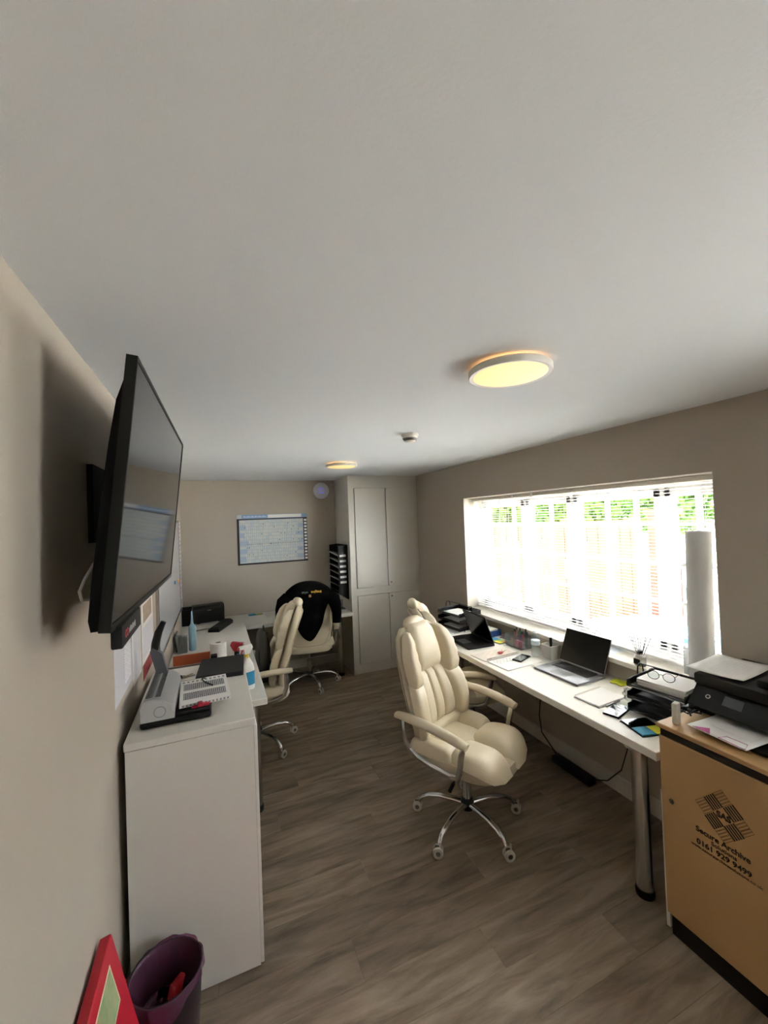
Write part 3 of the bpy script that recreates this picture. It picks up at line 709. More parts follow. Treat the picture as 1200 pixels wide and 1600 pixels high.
# backpack on the seat of the left chair
t = thing('backpack', 'dark grey backpack standing on an office chair seat', 'backpack', (.327, 3.50, .535), math.radians(86)); t.scale = (1, .85, 1)
M_bp = mat('charcoal_nylon', '4b4844', .8, var=.2, scale=14, bump=.25, bscale=90)
def bring(z, wx, wy, oy=0):
    return [(wx*math.copysign(abs(math.cos(a))**.6, math.cos(a)), oy+wy*math.copysign(abs(math.sin(a))**.7, math.sin(a)), z) for a in [2*PI*j/28 for j in range(28)]]
part('main_bag', MB().loft([bring(0, .13, .05), bring(.02, .15, .062), bring(.15, .155, .066), bring(.28, .145, .06), bring(.35, .11, .045), bring(.385, .06, .025)]), M_bp, t, sharp=70)
part('front_pocket', MB().loft([bring(.012, .10, .02, .055), bring(.03, .115, .032, .06), bring(.10, .115, .032, .06), bring(.13, .10, .022, .055), bring(.14, .07, .012, .05)]), M_bp, t, sharp=70)
part('zip', MB().tube([bmapp for bmapp in [(.152*math.cos(a), .03, .16+.215*math.sin(a)) for a in [PI*i/14 for i in range(15)]]], .007, 6), mat('zip_black', '141414', .5), t)
part('grab_handle', MB().tube([(-.04, -.02, .37), (-.03, -.02, .41), (.03, -.02, .41), (.04, -.02, .37)], .008, 6), M_bp, t)
part('shoulder_strap', MB().tube([(-.06, -.05, .34), (-.07, -.066, .25), (-.075, -.07, .12), (-.08, -.06, .03)], .022, 8, flat=.35, up=(0, 1, 0)).tube([(.06, -.05, .34), (.07, -.066, .25), (.075, -.07, .12), (.08, -.06, .03)], .022, 8, flat=.35, up=(0, 1, 0)), M_bp, t)

# ------------------------------------------------------------------ window-desk things
DZ = .73
def laptop(name, loc, rz, w, d, hs, base_m, label, opening=108, th=.016):
    t = thing(name, label, 'laptop', loc, rz)
    b = part('base', MB().rbox(-w/2, w/2, -d/2, d/2, 0, th, .005), base_m, t)
    bm = MB()
    for r in range(6):
        for k in range(14): bm.box(-w*.40+k*w*.8/14+.001, -w*.40+(k+1)*w*.8/14-.001, d*.02+r*d*.072, d*.02+(r+1)*d*.072-.002, th, th+.0012)
    part('keyboard', bm, M_black, b); part('touchpad', MB().box(-w*.17, w*.17, -d*.42, -d*.08, th, th+.0006), mat('touchpad_'+name, '6d6d70' if base_m is not M_blackm else '2c2d30', .3), b)
    a = math.radians(opening); H = Matrix.Translation((0, d/2-.004, th)) @ Matrix.Rotation(-a, 4, 'X')
    lid = part('lid', MB().rbox(-w/2, w/2, -hs, 0, -.004, .003, .003, 1, M=H @ Matrix.Rotation(0, 4, 'X')), base_m, t)
    part('screen', MB().box(-w/2+.004, w/2-.004, -hs+.004, -.012, -.0052, -.0038, M=H), M_screen, lid)
    part('hinge', MB().cyl((-w*.36, d/2-.005, th-.002), (w*.36, d/2-.005, th-.002), .006, n=10), M_black, t)
    return t
M_space = mat('space_grey_aluminium', '8b8d92', .35, metal=.7)
laptop('laptop', (2.11, 2.046, DZ), math.radians(-88), .352, .243, .232, M_space, 'open space grey laptop with black screen on the window desk', 112)
laptop('laptop', (1.945, 2.915, DZ), math.radians(-93), .345, .245, .235, M_blackm, 'open black laptop on window desk before the far letter trays', 70, .019)

def tray_stack(loc, rz, w, d, label, tiers=3, gap=.062):
    t = thing('letter_tray_stack', label, 'letter tray', loc, rz)
    M_wire = mat('black_wire', '16161a', .45); M_mesh = glass_mat('black_mesh', '303032', .55, '1a1a1c', .4)
    for k in range(tiers):
        z0 = .012+k*gap
        tr = part('tray', MB().box(-w/2, w/2, -d/2, d/2, z0, z0+.002).box(-w/2, -w/2+.0015, -d/2, d/2, z0, z0+.035).box(w/2-.0015, w/2, -d/2, d/2, z0, z0+.035).box(-w/2, w/2, d/2-.0015, d/2, z0, z0+.035), M_mesh, t)
        rim = [(-w/2, -d/2, z0+.012), (-w*.3, -d/2, z0+.012), (-w*.2, -d/2+.03, z0+.004), (w*.2, -d/2+.03, z0+.004), (w*.3, -d/2, z0+.012), (w/2, -d/2, z0+.012), (w/2, -d/2+.04, z0+.036), (w/2, d/2, z0+.036), (-w/2, d/2, z0+.036), (-w/2, -d/2+.04, z0+.036)]
        part('rim', MB().tube(rim, .0035, 6, closed=True), M_wire, tr)
    zt = .012+(tiers-1)*gap
    for sx in (-1, 1):
        x = sx*(w/2+.004)
        part('side_frame', MB().tube([(x, -d*.30, .003), (x, -d*.16, zt*.5), (x, -d*.08, zt+.075), (x, -d*.03, zt+.088), (x, d*.03, zt+.088), (x, d*.08, zt+.075), (x, d*.18, zt*.5), (x, d*.32, .003)], .004, 7), M_wire, t)
    part('cross_wire', MB().cyl((-w/2, 0, zt+.088), (w/2, 0, zt+.088), .003, n=6), M_wire, t)
    return t
def sheets(w, d, h, n=5, seed=0, curl=.0):
    r = random.Random(seed); mb = MB()
    for i in range(n):
        M = RZ(r.uniform(-.035, .035), (r.uniform(-.005, .005), r.uniform(-.005, .005), 0))
        mb.box(-w/2, w/2, -d/2, d/2, h*i/n, h*(i+1)/n-.0002, M=M)
    return mb
R90 = math.radians(-90)
tray_stack((2.128, 3.36, DZ), R90+.12, .32, .26, 'black wire letter tray stack on far end of window desk')
for k in range(3): solo('tray_papers', sheets(.27, .18, .012-.003*k, 4, k), M_paper, ['loose papers in the bottom tier of the far letter trays', 'papers in the middle tier of the far letter trays', 'sheaf of white papers in the top tier of far letter trays'][k], 'paper', (2.141, 3.36, DZ+.0142+k*.062), (0, 0, R90+.12), 'papers in the far letter trays')
tray_stack((2.125, 1.405, DZ), R90+.12, .27, .275, 'black wire letter tray stack beside the printer, eyeglasses on top')
for k in range(3): solo('tray_papers', sheets(.225, .195, (.012, .012, .034)[k], 5, 8+k), M_paper if k == 2 else mat('grey_paper', '55565a', .6), ['dark folders in the bottom tray under the eyeglasses', 'dark folders in the middle tray under the eyeglasses', 'thick white paper pile under the eyeglasses'][k], 'paper', (2.138, 1.405, DZ+.0142+k*.062), (0, 0, R90+.12), 'papers in the near letter trays')
# eyeglasses on the pile
t = thing('eyeglasses', 'thin black framed eyeglasses on the paper pile beside the printer', 'eyeglasses', (2.10, 1.425, DZ+.173), R90+.35)
M_gl = mat('black_acetate', '121214', .3)
for sx in (-1, 1):
    c = (sx*.034, 0, .021)
    part('rim', MB().tube([(c[0]+.026*math.cos(a), .002*math.sin(a), c[2]+.021*math.sin(a)) for a in [2*PI*i/20 for i in range(20)]], .0017, 6, closed=True), M_gl, t)
    part('lens', MB().prism([(c[0]+.0255*math.cos(2*PI*i/20), c[2]+.0205*math.sin(2*PI*i/20)) for i in range(20)], -.0006, .0006, 'y'), glass_mat('lens_glass', 'f4f6f8'), t)
    part('temple', MB().tube([(sx*.062, 0, .032), (sx*.066, .05, .03), (sx*.066, .10, .022), (sx*.064, .135, .004)], .0017, 6), M_gl, t)
part('bridge', MB().tube([(-.009, 0, .027), (0, -.002, .031), (.009, 0, .027)], .0016, 6), M_gl, t)

# spiral notebook in the middle
t = thing('spiral_notebook', 'open white spiral notebook with a phone on its page', 'notebook', (1.95, 2.41, DZ), math.radians(4))
part('page_block', MB().box(-.16, .15, -.14, .068, 0, .006), M_paper, t)
part('flipped_page', MB().box(-.17, .14, .082, .25, 0, .003), print_mat('orange_notes', 'd9d2ca', 'cda88c', 1, 1, .007, 'XY', 'cfcac6', .06, .022), t)
bm = MB()
for i in range(24): 
    x = -.15+i*.0125; bm.tube([(x, .075+.009*math.cos(a), .0104+.009*math.sin(a)) for a in [2*PI*j/8 for j in range(8)]], .0012, 5, closed=True)
part('spiral', bm, M_black, t)
part('handwriting', MB().box(-.13, .02, -.02, .05, .006, .0063), print_mat('hand_rows', 'e2e0de', '9a9aa0', 1, 1, .008, 'XY', 'b5b5ba', .03, .02), t)
def phone(loc, rz, label, m=M_screen, name='mobile_phone', w=.072, l=.148):
    t = thing(name, label, 'phone', loc, rz)
    part('case', MB().rbox(-w/2, w/2, -l/2, l/2, 0, .010, .004), M_black, t)
    part('screen', MB().rbox(-w/2+.003, w/2-.003, -l/2+.003, l/2-.003, .0095, .0105, .0005, 1), m, t); return t
phone((2.03, 2.395, DZ+.006), math.radians(-68), 'black mobile phone lying on the open spiral notebook')
keys((2.0, 2.575, DZ+.004), .4, 'bunch of keys with red fob on the orange-printed page', mat('red_fob', 'b5343c', .4))
solo('document', sheets(.297, .21, .003, 3, 21), M_paper, 'white papers lying in front of the far letter trays', 'paper', (1.94, 3.255, DZ), (0, 0, .35))
# sticky note pads
def stickies(loc, rz, label, w=.16, d=.11, blue=(.0, .5), m='16181c'):
    t = thing('sticky_note_set', label, 'sticky notes', loc, rz)
    part('wallet', MB().rbox(-w/2, w/2, -d/2, d/2, 0, .004, .002, 1), mat('dark_wallet', m, .5), t)
    part('blue_pad', MB().box(-w/2+.006, 0, -d/2+.006, d/2-.006, .004, .009), mat('blue_note', '2f93b8', .6), t)
    part('yellow_pad', MB().box(.002, w/2-.006, -d/2+.006, 0.0, .004, .009), mat('yellow_note', 'd8d234', .6), t); return t
t = stickies((2.155, 2.835, DZ), R90+.1, 'open wallet of blue, yellow and green sticky notes by the black laptop', .17, .10, m='3a6f84')
part('green_pad', MB().box(.002, .08, .002, .044, .004, .009), mat('green_note', '7cc069', .6), t); part('orange_pad', MB().box(.045, .08, .002, .044, .009, .010), mat('orange_note', 'd98a4a', .6), t)
t = thing('sticky_note_set', 'black wallet of blue and yellow sticky notes beside the wooden cabinet', 'sticky notes', (1.895, 1.375, DZ), R90-.28)
part('wallet', MB().rbox(-.085, .075, -.075, .075, 0, .004, .002, 1), M_black, t)
part('blue_pad', MB().box(.0, .07, -.070, .0, .004, .009), mat('blue_note', '2f93b8', .6), t)
part('yellow_pad', MB().box(.0, .07, .004, .055, .004, .009), mat('yellow_note', 'd8d234', .6), t)
part('glossy_cover', MB().rbox(-.08, -.006, -.07, .06, .004, .009, .002, 1), mat('phone_glass', '08080a', .06), t)
solo('yellow_notes', MB().box(-.03, .03, -.04, .04, 0, .006).box(-.028, .035, -.036, .042, .006, .009, M=RZ(.2)), mat('bright_yellow_note', 'd5dc30', .6), 'pile of bright yellow notes behind the grey laptop', 'sticky notes', (2.255, 1.79, DZ))
# small spiral pad, pen, power bank
t = thing('reporter_notepad', 'small white wirebound notepad before the near letter trays', 'notepad', (1.985, 1.705, DZ), math.radians(5))
part('page_block', MB().rbox(-.115, .115, -.078, .07, 0, .010, .002, 1), M_paper, t); part('cover', MB().box(-.117, .117, -.08, .078, -.0, .002), M_grey, t)
bm = MB()
for i in range(20):
    x = -.11+i*.0116; bm.tube([(x, .074+.007*math.cos(a), .007+.007*math.sin(a)) for a in [2*PI*j/8 for j in range(8)]], .001, 5, closed=True)
part('spiral', bm, M_steel, t)
t = thing('ballpoint_pen', 'grey ballpoint pen beside the wirebound notepad', 'pen', (1.985, 1.615, DZ+.006), math.radians(5))
part('barrel', MB().cyl((-.065, 0, 0), (.05, 0, 0), .005, n=10), M_grey, t); part('tip', MB().cyl((-.065, 0, 0), (-.078, 0, 0), .0045, .001, n=10), M_steel, t); part('clip', MB().box(.0, .05, -.001, .001, .005, .008), M_black, t)
phone((1.922, 1.548, DZ), math.radians(-74), 'dark phone with glossy face beside the wirebound notepad', mat('phone_glass', '08080a', .06), w=.08, l=.155)
# organiser with pens, bottle, basket with marker
t = thing('desk_organiser', 'clear acrylic desk organiser full of stationery under the window', 'organiser', (2.215, 2.645, DZ), 0)
M_acr = glass_mat('clear_acrylic', 'e6eaec', .12, 'd8dcdf')
part('box', MB().box(-.05, .05, -.095, .095, 0, .003).box(-.05, -.047, -.095, .095, 0, .075).box(.047, .05, -.095, .095, 0, .10).box(-.05, .05, -.095, -.092, 0, .09).box(-.05, .05, .092, .095, 0, .09).box(-.05, .05, -.002, .001, 0, .085), M_acr, t)
pencols = ['1b1b1e', '2a2a2c', 'c2365a', '6a3f8a', '2f7d4f', 'b58a6a', 'c74a6a', '8a8f96']
for i, c in enumerate(pencols):
    a = -.08+i*.022; lx = .018+.009*math.sin(i*2.1); h = .105+.018*math.sin(i*1.7)
    p = thing('pen', f'{["black","charcoal","crimson","purple","green","tan","pink","grey"][i]} pen standing in the clear desk organiser', 'pen', (2.215, 2.645, DZ+.003))
    part('barrel', MB().cyl((lx, a, 0), (lx+.008, a+.002, h), .0055, n=8), mat('pen_'+c, c, .4), p); part('cap', MB().cyl((lx+.008, a+.002, h), (lx+.009, a+.002, h+.02), .006, .004, n=8), M_black, p)
for i, (c, n) in enumerate((('d0497c', 'pink'), ('e07a9a', 'rose'), ('c9a48c', 'tan'))):
    solo('stationery_pouch', MB().rbox(-.015, .015, -.014, .014, 0, .06, .008), mat('pouch_'+c, c, .5), n+' rubbery block inside the clear desk organiser', 'stationery', (2.187, (2.58, 2.615, 2.672)[i], DZ+.003))
t = thing('water_bottle', 'clear plastic water bottle with white cap and label on window desk', 'bottle', (2.175, 2.405, DZ))
part('bottle', MB().lathe([(.026, 0), (.031, .006), (.031, .045), (.029, .05), (.031, .055), (.031, .12), (.026, .145), (.014, .165), (.013, .172)], 24), glass_mat('clear_pet', 'eef3f5', .06, 'e0e6ea'), t)
part('label', MB().lathe([(.0315, .085), (.0315, .118)], 24), mat('pale_label', 'c9d3de', .5), t); part('cap', MB().lathe([(.016, .17), (.016, .187), (0, .188)], 20), mat('cap_white', 'e4e8ea', .4), t)
t = thing('pen_basket', 'white slatted plastic pen basket with one black marker', 'basket', (2.235, 2.315, DZ))
M_wp = mat('white_plastic', 'd6d6d2', .5)
def sq(h, z): return [(-h, -h, z), (h, -h, z), (h, h, z), (-h, h, z)]
part('tub', MB().loft([sq(.036, 0), sq(.048, .10)], cap=False).loft([sq(.034, .003), sq(.046, .10)], cap=False).box(-.036, .036, -.036, .036, 0, .003), glass_mat('white_tub', 'ffffff', .75, 'd6d6d2', .3), t)
part('rim', MB().tube(sq(.049, .10), .003, 6, closed=True), M_wp, t)
for i in range(5):
    for q in range(4):
        f = -.028+i*.014; part('rib', MB().tube([(f, -.037, .002), (f*1.3, -.049, .10)], .0012, 4, M=Matrix.Rotation(q*PI/2, 4, 'Z')), M_wp, t)
solo('marker_pen', MB().cyl((0, 0, 0), (.004, .004, .10), .009, n=12).cyl((.004, .004, .10), (.006, .006, .145), .010, n=12), M_black, 'black marker pen standing in the white basket', 'pen', (2.23, 2.31, DZ+.003))
t = thing('blue_box_file', 'blue box of papers on window desk behind the black laptop', 'box', (2.222, 3.065, DZ), R90+.1)
part('box', MB().box(-.12, .12, -.06, .06, 0, .004).box(-.12, .12, -.06, -.056, 0, .05).box(-.12, .12, .056, .06, 0, .05).box(-.12, -.116, -.06, .06, 0, .05).box(.116, .12, -.06, .06, 0, .05), mat('royal_blue_card', '2b4a86', .5), t)
solo('box_papers', sheets(.205, .085, .05, 5, 5), M_paper, 'white papers inside the blue box on the window desk', 'paper', (2.222, 3.065, DZ+.005), (0, 0, R90+.1))
solo('desk_cable', MB().tube([(2.235, 2.895, DZ+.003), (2.25, 2.86, DZ+.003), (2.268, 2.80, DZ+.003), (2.276, 2.72, DZ+.003), (2.278, 2.6, DZ+.003)], .003, 6), M_black, 'thin black cable lying on desk behind the black laptop', 'cable')
t = thing('paper_block', 'clear plastic bag crumpled beside the near letter trays', 'bag', (2.08, 1.595, DZ)); t.scale = (.6, .55, .7)
def crump(a, b):
    th = a*2*PI; ph = b*PI; r = .05*(1+.28*math.sin(5*th+3*b*7)+.18*math.sin(11*th-9*b))
    return (r*math.cos(th)*math.sin(ph)*.55, r*math.sin(th)*math.sin(ph)*1.1, .055+.055*math.cos(ph)*1.0)
t.name = 'plastic_bag'; part('bag', MB().grid(crump, 26, 14, closeu=True), glass_mat('crinkled_film', 'eef0f0', .10, 'd8dadc', .08), t, sharp=15)

# things on the sill
SZ = WZ0+.025
t = thing('reed_diffuser', 'reed diffuser with dark reeds in small glass jar on the sill', 'diffuser', (2.315, 1.69, SZ))
part('jar', MB().lathe([(.028, 0), (.031, .004), (.031, .055), (.024, .062), (.012, .066), (.012, .08)], 24), glass_mat('frosted_jar', 'e4e4e0', .35, 'd4d0c8'), t)
part('label', MB().box(-.0325, -.0315, -.02, .02, .012, .045), M_black, t); part('collar', MB().cyl((0, 0, .075), (0, 0, .09), .014, n=16), M_black, t)
for i in range(8):
    a = i*2*PI/8+.3; part('reed', MB().cyl((-.004*math.cos(a), -.004*math.sin(a), .01), (.05*math.cos(a), .075*math.sin(a), .215+.02*math.sin(i*3)), .0016, n=5), mat('dark_reed', '2a211c', .7), t)
t = thing('paper_roll', 'tall roll of translucent white paper standing at the window corner', 'paper roll', (2.384, 1.395, SZ))
M_roll = mat('roll_paper', 'd0d0d0', .6, trans=.0)
lean = Matrix.Rotation(.02, 4, 'X')
part('roll', MB().lathe([(.046, 0), (.058, 0), (.058, .80), (.046, .80), (.046, 0)], 40, M=lean), M_roll, t)
part('loose_edge', MB().tube([(-.03, .058, .02), (-.031, .060, .35), (-.031, .060, .70)], .016, 8, flat=.35, up=(1, 0, 0), M=lean), glass_mat('roll_film', 'f2f2f2', .5, 'cfcfcf', .2), t)
solo('sill_paper', sheets(.21, .297, .003, 3, 31), mat('pale_blue_print_sheet', 'c8d2de', .5, col2='e8eaee', scale=25, stretch=(6, 1, 1)), 'pale blue printed sheets on the sill behind the grey laptop', 'paper', (2.422, 2.06, SZ), (0, 0, .05))
solo('sill_paper', sheets(.15, .28, .006, 4, 33), M_paper, 'white crumpled papers on the sill behind pen basket', 'paper', (2.345, 2.38, SZ), (0, 0, -.1))

# under the window desk
solo('power_strip', MB().rbox(-.035, .035, -.16, .16, 0, .045, .008), M_black, 'black power strip on the floor below window desk', 'power strip', (2.22, 2.15, 0))
solo('hanging_cable', MB().tube([(2.24, 2.42, .69), (2.24, 2.44, .45), (2.24, 2.47, .25), (2.24, 2.45, .13), (2.24, 2.36, .07), (2.235, 2.29, .03)], .004, 6), M_black, 'black cable dropping from the window desk to power strip', 'cable')
solo('hanging_cable', MB().tube([(2.25, 1.72, .69), (2.25, 1.73, .42), (2.25, 1.80, .20), (2.25, 1.90, .08), (2.24, 2.0, .03)], .004, 6), M_black, 'black cable drooping in a loop behind the steel desk leg', 'cable')
solo('computer_tower', MB().rbox(1.86, 2.26, 1.225, 1.295, 0, .42, .006), M_black, 'slim black computer case under the desk beside wooden cabinet', 'computer')
solo('leaning_board', MB().box(1.748, 2.12, 1.198, 1.213, .0, .575), M_white, 'thin white board standing against the side of wooden cabinet', 'board')

# ------------------------------------------------------------------ wooden cabinet with logo
M_beech = mat('beech_laminate', 'b79263', .5, var=.12, scale=5, stretch=(1, 1, .12))
CX = 1.718
t = thing('wooden_cabinet', 'beech tambour cabinet printed with an archive company logo', 'cabinet', (0, 0, 0))
part('carcass', MB().box(CX+.02, 2.24, .40, 1.188, .085, .826).box(CX+.06, 2.24, .40, 1.188, .826, .864), M_beech, t)
part('plinth', MB().box(CX+.012, 2.22, .41, 1.178, 0, .085), M_black, t)
part('top', MB().rbox(CX-.006, 2.25, .39, 1.196, .863, .882, .003, 1), M_beech, t)
part('handle_channel', MB().box(CX+.008, CX+.062, .402, 1.186, .826, .8635), M_black, t)
dr = part('door', MB().rbox(CX, CX+.02, .40, 1.188, .088, .828, .002, 1), M_beech, t)
part('lock', MB().cyl((CX-.004, 1.146, .573), (CX+.004, 1.146, .573), .010, n=16).box(CX-.006, CX-.003, 1.1435, 1.1485, .567, .579), M_steel, dr)
M_ink = mat('black_ink', '17120e', .6); M_ink2 = mat('brown_ink', '5e4a33', .6)
def face(y, z): return frame((CX-.0006, y, z), (0, -1, 0), (0, 0, 1), (-1, 0, 0))
bm = MB(); bo = MB(); c45 = math.cos(PI/4)
def stripes(b, y, z, n, vert, half=.029, lw=.0055):
    for i in range(n):
        o = (i-(n-1)/2)*(2*half*.88/n); F = face(y, z) @ Matrix.Rotation(-PI/4 if vert else PI/4, 4, 'Z')
        b.box(o-lw/2, o+lw/2, -half*.8, half*.8, -.0004, .0003, M=F)
for y, z in ((.990, .667), (.925, .665), (.990, .597), (.925, .597)): stripes(bm, y, z, 5, False)
for y, z in ((1.023, .633), (.959, .699), (.893, .633), (.959, .565)): 
    F = face(y, z) @ Matrix.Rotation(-PI/4, 4, 'Z')
    for i in range(5):
        o = (i-2)*.0095; bo.tube([(o-.0035, -.021, 0), (o+.0035, -.021, 0), (o+.0035, .021, 0), (o-.0035, .021, 0)], .0006, 4, closed=True, M=F)
part('logo_stripes', bm, M_ink, dr); part('logo_outlines', bo, M_ink2, dr)
text('logo_letters', 'SAS', .03, M_ink, dr, face(.957, .6225), 'CENTER', bold=.0012)
text('printed_name', 'Secure Archive', .0285, M_ink, dr, face(1.057, .517), sx=1.02, bold=.0006)
text('printed_name', 'Solutions', .0215, M_ink, dr, face(1.004, .4955), sx=1.05, bold=.0003)
text('printed_number', '0161 929 9499', .0275, M_ink, dr, face(1.056, .469), sx=1.08, bold=.0006)
text('printed_address', 'www.securearchivesolutions.co.uk', .0155, M_ink, dr, face(1.076, .4515), sx=1.06)
# fit text widths
bpy.context.view_layer.update()
for o, wd in ((o, {'Secure Archive': .197}) for o in []): pass

# printer
t = thing('printer', 'large black multifunction printer on top of the wooden cabinet', 'printer', (0, 0, 0))
PZ = .882
M_pr = mat('printer_black', '0f1014', .55, spec=.3, bump=.05, bscale=400)
PY0, PY1 = .70, 1.165
part('base', MB().rbox(2.022, 2.31, PY0, PY1, PZ, PZ+.05, .008).rbox(1.96, 2.03, PY1-.05, PY1, PZ, PZ+.04, .006).rbox(1.96, 2.03, PY0, PY0+.05, PZ, PZ+.04, .006), M_pr, t)
part('body', MB().rbox(2.03, 2.31, PY0, PY1, PZ+.045, PZ+.12, .008).rbox(1.95, 2.31, PY1-.055, PY1, PZ+.03, PZ+.12, .006).rbox(1.95, 2.31, PY0, PY0+.055, PZ+.03, PZ+.12, .006), M_pr, t)
pn = part('control_panel', MB().prism([(1.882, PZ+.058), (1.888, PZ+.05), (1.99, PZ+.075), (1.99, PZ+.135), (1.955, PZ+.135)], PY0, PY1, 'y'), mat('panel_black', '181a1e', .5, spec=.3), t)
pa = math.atan2(.077, .073); ux = Vector((math.cos(pa), 0, math.sin(pa))); nx = Vector((-math.sin(pa), 0, math.cos(pa)))
def pface(s_, y): return frame(tuple(Vector((1.882, y, PZ+.058))+ux*s_+nx*.0006), (0, -1, 0), tuple(ux), tuple(nx))
part('power_button', MB().lathe([(.0065, 0), (.009, 0), (.009, .001), (.0065, .001), (.0065, 0)], 24, M=pface(.055, 1.105)), M_paper, pn)
part('display', MB().rbox(-.035, .035, -.022, .022, -.001, .001, .0008, 1, M=pface(.06, 1.015)), mat('grey_display', '4a4c50', .25), pn)
part('scanner_lid', MB().rbox(1.935, 2.31, PY0, PY1+.005, PZ+.132, PZ+.180, .010), M_pr, t)
part('document_feeder', MB().rbox(1.97, 2.30, PY0+.01, PY0+.26, PZ+.178, PZ+.215, .012), M_pr, t)
part('output_tray', MB().rbox(1.79, 2.0, PY0+.06, PY1-.075, PZ+.004, PZ+.016, .004), M_black, t)
def curl(w, l, bend, n=9):
    mb = MB()
    def fn(a, b): return ((a-.5)*w, (b-.5)*l, bend*((2*b-1)**2)*.5+bend*.4*(2*a-1)**2)
    mb.grid(fn, n, n); return mb
o = solo('printed_sheet', curl(.297, .21, .012), M_paper, 'white printed sheet lying on top of the printer', 'paper', (2.10, 1.115, PZ+.183), (0, 0, math.radians(6)), sharp=180)
o.modifiers.new('thick', 'SOLIDIFY').thickness = .0006
part('faint_print', MB().box(-.09, .10, -.07, .05, .0030, .0036), print_mat('faint_rows', 'e2e0e0', 'bdb4b8', 1, 1, .009, 'XY', 'd0cccd', .08, .016), o)
t2 = thing('printed_page', 'white page with pink triangles coming out of the printer', 'paper', (1.883, .985, PZ+.024), math.radians(-4))
def pg(a, b):
    x = (a-.5)*.26; return (x, (b-.5)*.21, .022*max(0, (a-.45))**1.5*1.5+(.010*max(0, .35-a)/.35*0)-.004*(1-a))
o = part('page', MB().grid(pg, 14, 6), M_paper, t2, sharp=180); o.modifiers.new('thick', 'SOLIDIFY').thickness = .0006
M_pink = mat('magenta_print', 'b04a86', .6)
part('pink_triangle', MB().prism([(-.127, .085), (-.127, .018), (-.085, .045)], -.0022, -.0012), M_pink, t2)
part('pink_outline', MB().tube([(-.125, -.01, -.002), (-.09, -.02, -.002), (-.085, -.085, -.002), (-.127, -.10, -.002)], .0012, 4, closed=True), M_pink, t2)
part('text_lines', MB().box(-.06, .03, -.08, .06, .0008, .0016), print_mat('page_rows', 'e4e2e2', '8e8a8c', 1, 1, .009, 'YX', 'a8a4a6', .09, .014), t2)
solo('white_box', MB().rbox(-.018, .018, -.011, .011, 0, .085, .003, 1), mat('ivory_card', 'd2cec2', .6), 'small white upright box at the corner of wooden cabinet', 'box', (1.775, 1.148, PZ), (0, 0, .25))
t = thing('adapter_lead_bundle', 'tangled black leads lying between white box and printer', 'cable', (1.89, 1.155, PZ))
r_ = random.Random(4)
part('leads', MB().tube([(.045*math.sin(i*.9)+.01*r_.random(), .02*math.cos(i*1.3), .012+.03*abs(math.sin(i*.55))) for i in range(26)], .0045, 6), M_black, t)

# ------------------------------------------------------------------ left desk things
t = thing('paper_towel_roll', 'white paper towel roll standing on the corner desk', 'paper towel', (-.002, 3.08, DZ))
part('roll', MB().lathe([(.019, 0), (.052, 0), (.053, .004), (.053, .246), (.052, .25), (.019, .25), (.019, 0)], 36), mat('towel_white', 'e0dfda', .9, bump=.3, bscale=150), t)
part('core', MB().lathe([(.0185, .001), (.0185, .249), (.017, .249), (.017, .001), (.0185, .001)], 20), mat('card_core', '9a8a70', .8), t)
def spray(loc, rz, label, body, label_c, head, trig, collar):
    t = thing('spray_bottle', label, 'spray bottle', loc, rz)
    def rg(hw, hd, z): return [(hw*math.copysign(abs(math.cos(a))**.7, math.cos(a)), hd*math.copysign(abs(math.sin(a))**.7, math.sin(a)), z) for a in [2*PI*j/20 for j in range(20)]]
    part('bottle', MB().loft([rg(.044, .026, 0), rg(.046, .028, .01), rg(.046, .028, .12), rg(.04, .026, .155), rg(.022, .02, .19), rg(.015, .015, .20), rg(.015, .015, .21)]), body, t, sharp=60)
    part('label', MB().loft([rg(.0468, .0288, .03), rg(.0468, .0288, .115)], cap=False), label_c, t)
    part('collar', MB().cyl((0, 0, .20), (0, 0, .225), .016, n=18), collar, t)
    h = part('spray_head', MB().prism([(-.05, .262), (-.05, .278), (.03, .285), (.04, .262), (.018, .225), (-.016, .225), (-.02, .258)], -.011, .011, 'y'), head, t)
    part('nozzle', MB().cyl((-.05, 0, .270), (-.062, 0, .270), .008, n=12), trig, h); part('trigger', MB().tube([(-.024, 0, .258), (-.034, 0, .235), (-.046, 0, .21)], .006, 8), trig, h)
Mwp = mat('bottle_white', 'dedcd4', .4)
spray((.165, 2.80, DZ), .4, 'white spray bottle with blue label and yellow collar on desk edge', Mwp, mat('blue_label', '2a80a8', .5), Mwp, mat('red_trigger', 'b5303a', .4), mat('yellow_collar', 'd2b63a', .5))
spray((.11, 2.90, DZ), 2.6, 'red-headed spray bottle behind the blue-labelled one', mat('blue_bottle', '3a78b4', .4), mat('pale_label2', 'cfd6da', .5), mat('red_trigger', 'b5303a', .4), Mwp, M_black)
t = thing('acrylic_letter_tray', 'pale see-through letter tray on the corner desk behind storage unit', 'letter tray', (-.19, 2.90, DZ))
M_smoke = glass_mat('smoky_acrylic', 'cbc4b8', .45, 'a89e90', .1)
for k in range(1):
    z0 = .075
    tr = part('tray', MB().box(-.13, .13, -.17, .17, z0, z0+.003).box(-.13, -.127, -.17, .17, z0, z0+.055).box(.127, .13, -.17, .17, z0, z0+.055).box(-.13, .13, .167, .17, z0, z0+.055), M_smoke, t)
    part('rim', MB().tube([(-.13, -.17, z0+.055), (.13, -.17, z0+.055), (.13, .17, z0+.055), (-.13, .17, z0+.055)], .004, 6, closed=True), mat('rim_white', 'c9c4ba', .4), tr)
for sx in (-1, 1):
    for sy in (-1, 1): part('support', MB().cyl((sx*.125, sy*.16, 0), (sx*.125, sy*.16, .125), .005, n=8), mat('rim_white', 'c9c4ba', .4), t)
